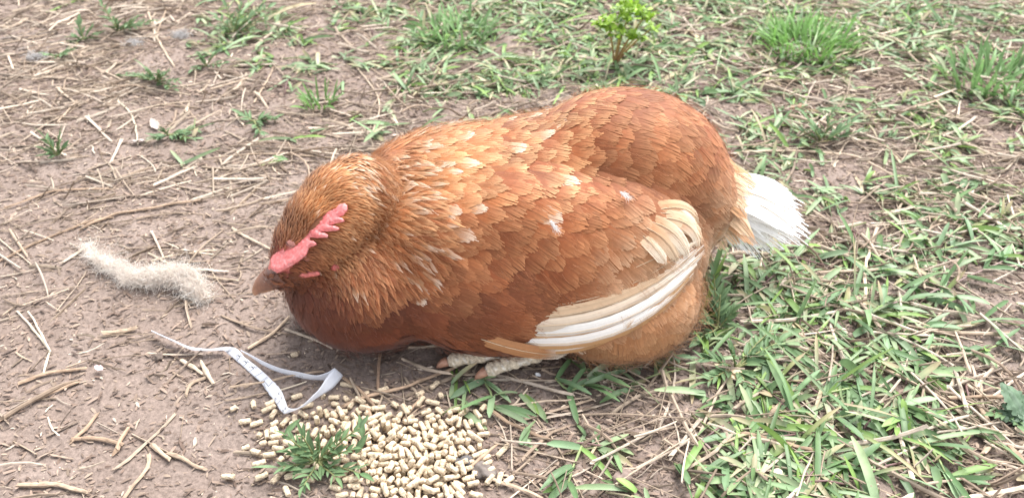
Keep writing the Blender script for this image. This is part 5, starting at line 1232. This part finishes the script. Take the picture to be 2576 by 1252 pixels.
# spurge with lime green heads
b = gpt(1545, 168); base = np.array([b[0], b[1], 0]); sp_e = empty('spurge_plant', base, 'upright weed with reddish stems and frilly lime green heads', 'weed')
heads = [((1585, 28), .078, .021), ((1530, 62), .064, .017), ((1625, 40), .07, .013), ((1560, 85), .055, .013), ((1640, 72), .05, .008), ((1600, 95), .045, .012)]
V0 = np.array([0, 0, b[2]])
for (q, hz, rad) in heads:
    T = at(*q, hz)-base; t = np.linspace(0, 1, 9)[:, None]; m_ = np.array([T[0]*.35, T[1]*.35, T[2]*.55]); c = (1-t)**2*V0+2*t*(1-t)*m_+t*t*T
    Vt, Qt, Ct = tube(c, np.linspace(.0017, .0009, 9), 6, np.linspace(0, 1, 9)[:, None]*np.array([.10, .16, .02])+np.array([.26, .13, .07])); st_ = new_obj('stem', mesh('stem', Vt, [Qt], Ct, M_STEM), sp_e)
    n = int(70*(rad/.017)**2)
    P = T+unit(RNG.normal(0, 1, (n, 3)))*(rad*RNG.random((n, 1))**.4)*np.array([1, 1, .55]); yw = RNG.uniform(0, 6.28, n)
    Vb, Qb, Cb = blades(P+base, yw, RNG.uniform(-.3, .9, n), RNG.uniform(.006, .011, n), RNG.uniform(.004, .0065, n), RNG.uniform(-.8, 1.2, n), np.array([.25, .40, .045])*RNG.normal(1, .2, (n, 1)), prof=([0, .3, .7, 1], [.3, .9, 1, .6]))
    new_obj('flower_head', mesh('flower_head', Vb-base, [Qb], Cb, M_GRASS), sp_e)
# crinkled leaf at the right edge
b = gpt(2572, 1050); base = np.array([b[0], b[1], 0]); ck = empty('crinkled_weed', base, 'blue-green weed with crinkled lobed leaves at the right edge', 'weed')
for (r0, tp, w_, z_) in (((2575, 1050), (2535, 960), .020, .026), ((2572, 1050), (2500, 1035), .012, .01), ((2576, 1052), (2575, 1090), .016, .006), ((2580, 1050), (2620, 980), .02, .022), ((2570, 1040), (2528, 1012), .012, .014)):
    A = at(*r0, .008)-base; T = at(*tp, z_)-base; L = np.linalg.norm(T-A); n, m = 16, 11
    u_, s_ = np.meshgrid(np.linspace(0, 1, n), np.linspace(-1, 1, m), indexing='ij')
    wd = w_/2*np.sin(np.pi*np.clip(u_, .04, .97)**.75)**.7*(1+.16*np.sin(u_*34)*np.abs(s_)**3)
    lz = .0016*vnoise(u_*9, s_*5, 40+int(tp[0]))+.0012*np.cos(s_*3)-L*.25*u_**2+np.abs(s_)*.002
    dv = unit(T-A); sv = unit(np.cross(dv, [0, 0, 1.])); zv = np.cross(sv, dv)
    V = A+dv*(L*u_)[..., None]+sv*(wd*s_)[..., None]+zv*lz[..., None]
    k = np.arange(n*m).reshape(n, m); Q = np.stack([k[:-1, :-1], k[:-1, 1:], k[1:, 1:], k[1:, :-1]], -1).reshape(-1, 4)
    C = np.array([.13, .20, .125])*(1+.2*vnoise(u_*9, s_*5, 40)[..., None])+np.where(np.abs(s_) < .1, .05, 0)[..., None]
    new_obj('leaf', mesh('leaf', V, [Q], C, M_LEAF), ck)

# ---------------------------------------------------------------- small odds and ends on the ground
def lump(name, px, r, col, label, cat, rough=.2, mat=None, dz=.4, group=None):
    bm = bmesh.new(); bmesh.ops.create_icosphere(bm, subdivisions=3, radius=1); V = np.array([tuple(v.co) for v in bm.verts]); F_ = np.array([[v.index for v in f.verts] for f in bm.faces]); bm.free()
    n1 = vnoise(V[:, 0]*2.2+V[:, 2]*1.7+px[0], V[:, 1]*2.2-V[:, 2]*1.3, 51)+.5*vnoise(V[:, 0]*5+V[:, 2]*4, V[:, 1]*5-V[:, 2]*3+px[1], 52)
    V = V*np.asarray(r)*(1+rough*n1[:, None]); C = np.asarray(col)*(1+.3*n1[:, None])
    o = new_obj(name, mesh(name, V, [F_], C, mat or M_BIT), label=label, category=cat)
    if group: o['group'] = group
    g = gpt(*px); o.location = (g[0], g[1], g[2]+r[2]*dz); o.rotation_euler = (0, 0, random.uniform(0, 3)); return o
lump('pebble', (1565, 1205), (.0085, .0055, .005), (.22, .165, .14), 'smooth grey-brown pebble in the foreground left of the grass', 'pebble')
lump('soil_clod', (1210, 1180), (.010, .007, .0045), (.16, .135, .12), 'dark grey clod of soil right of the pellets', 'clod', .3)
lump('charcoal_bit', (1165, 1165), (.006, .005, .004), (.10, .095, .095), 'dark grey flat chip beside the pellet heap', 'chip', .35)
lump('soil_clod', (402, 902), (.005, .004, .003), (.15, .115, .095), 'small dark clod on the bare soil below the wool tuft', 'clod', .35)
lump('seed_ball', (2120, 840), (.0034, .0034, .0032), (.62, .52, .40), 'pale round seed on the grass right of the curved brown straw', 'seed', .08)
lump('seed_ball', (1952, 1202), (.0045, .0042, .004), (.62, .52, .42), 'pale round seed low in the foreground grass', 'seed', .08)
lump('white_crumb', (1352, 942), (.0024, .002, .0018), (.80, .80, .80), 'tiny white crumb on the soil below the hen wing', 'crumb', .4)
for (x, y, lab) in ((340, 118, 'scrap of grey-white fluff near the thick bent straw'), (458, 97, 'small grey-white scrap right of the thick bent straw'), (95, 148, 'white scrap above the tiny weed near the left edge')):
    g = gpt(x, y); nf = 160
    V, Q, C = fibres(np.repeat(g[None]+[[0, 0, .003]], nf, 0)+RNG.normal(0, 1, (nf, 3))*[.006, .005, .0012], unit(RNG.normal(0, 1, (nf, 3))*[1, 1, .4]), RNG.uniform(.005, .012, nf), .0004, 4, .3, (.62, .60, .59))
    V[:, 2] = np.maximum(V[:, 2], g[2]+.0005)
    new_obj('fluff_scrap', mesh('fluff_scrap', V, [Q], C, M_WOOL), label=lab, category='fluff')
def flat_leaf(name, px, L, W, col, label, cat, yaw):
    m = leaf_mesh(name, L, W, col, .08, -.15, .12, mat=M_BIT); o = new_obj(name, m, label=label, category=cat); g = gpt(*px)
    o.location = (g[0], g[1], g[2]+.004); o.rotation_euler = (random.gauss(0, .15), random.gauss(0, .15), yaw)
flat_leaf('dead_leaf', (1985, 282), .04, .020, (.34, .185, .125), 'brown dead leaf lying in the far lawn behind the hen rump', 'leaf', -1.3)
flat_leaf('dead_leaf', (398, 330), .022, .010, (.40, .345, .30), 'pale dead leaf beside the low pale weed', 'leaf', .6)
flat_leaf('pink_petal', (266, 945), .008, .005, (.70, .48, .50), 'tiny pink petal on the bare soil below the wool tuft', 'petal', 1.2)
flat_leaf('dead_leaf', (328, 360), .022, .008, (.36, .31, .29), 'narrow grey dead leaf by the arched pale straw', 'leaf', -1.5)
flat_leaf('straw_husk', (1915, 985), .04, .011, (.66, .50, .34), 'pale papery husk in the middle of the foreground grass', 'husk', 1.0)
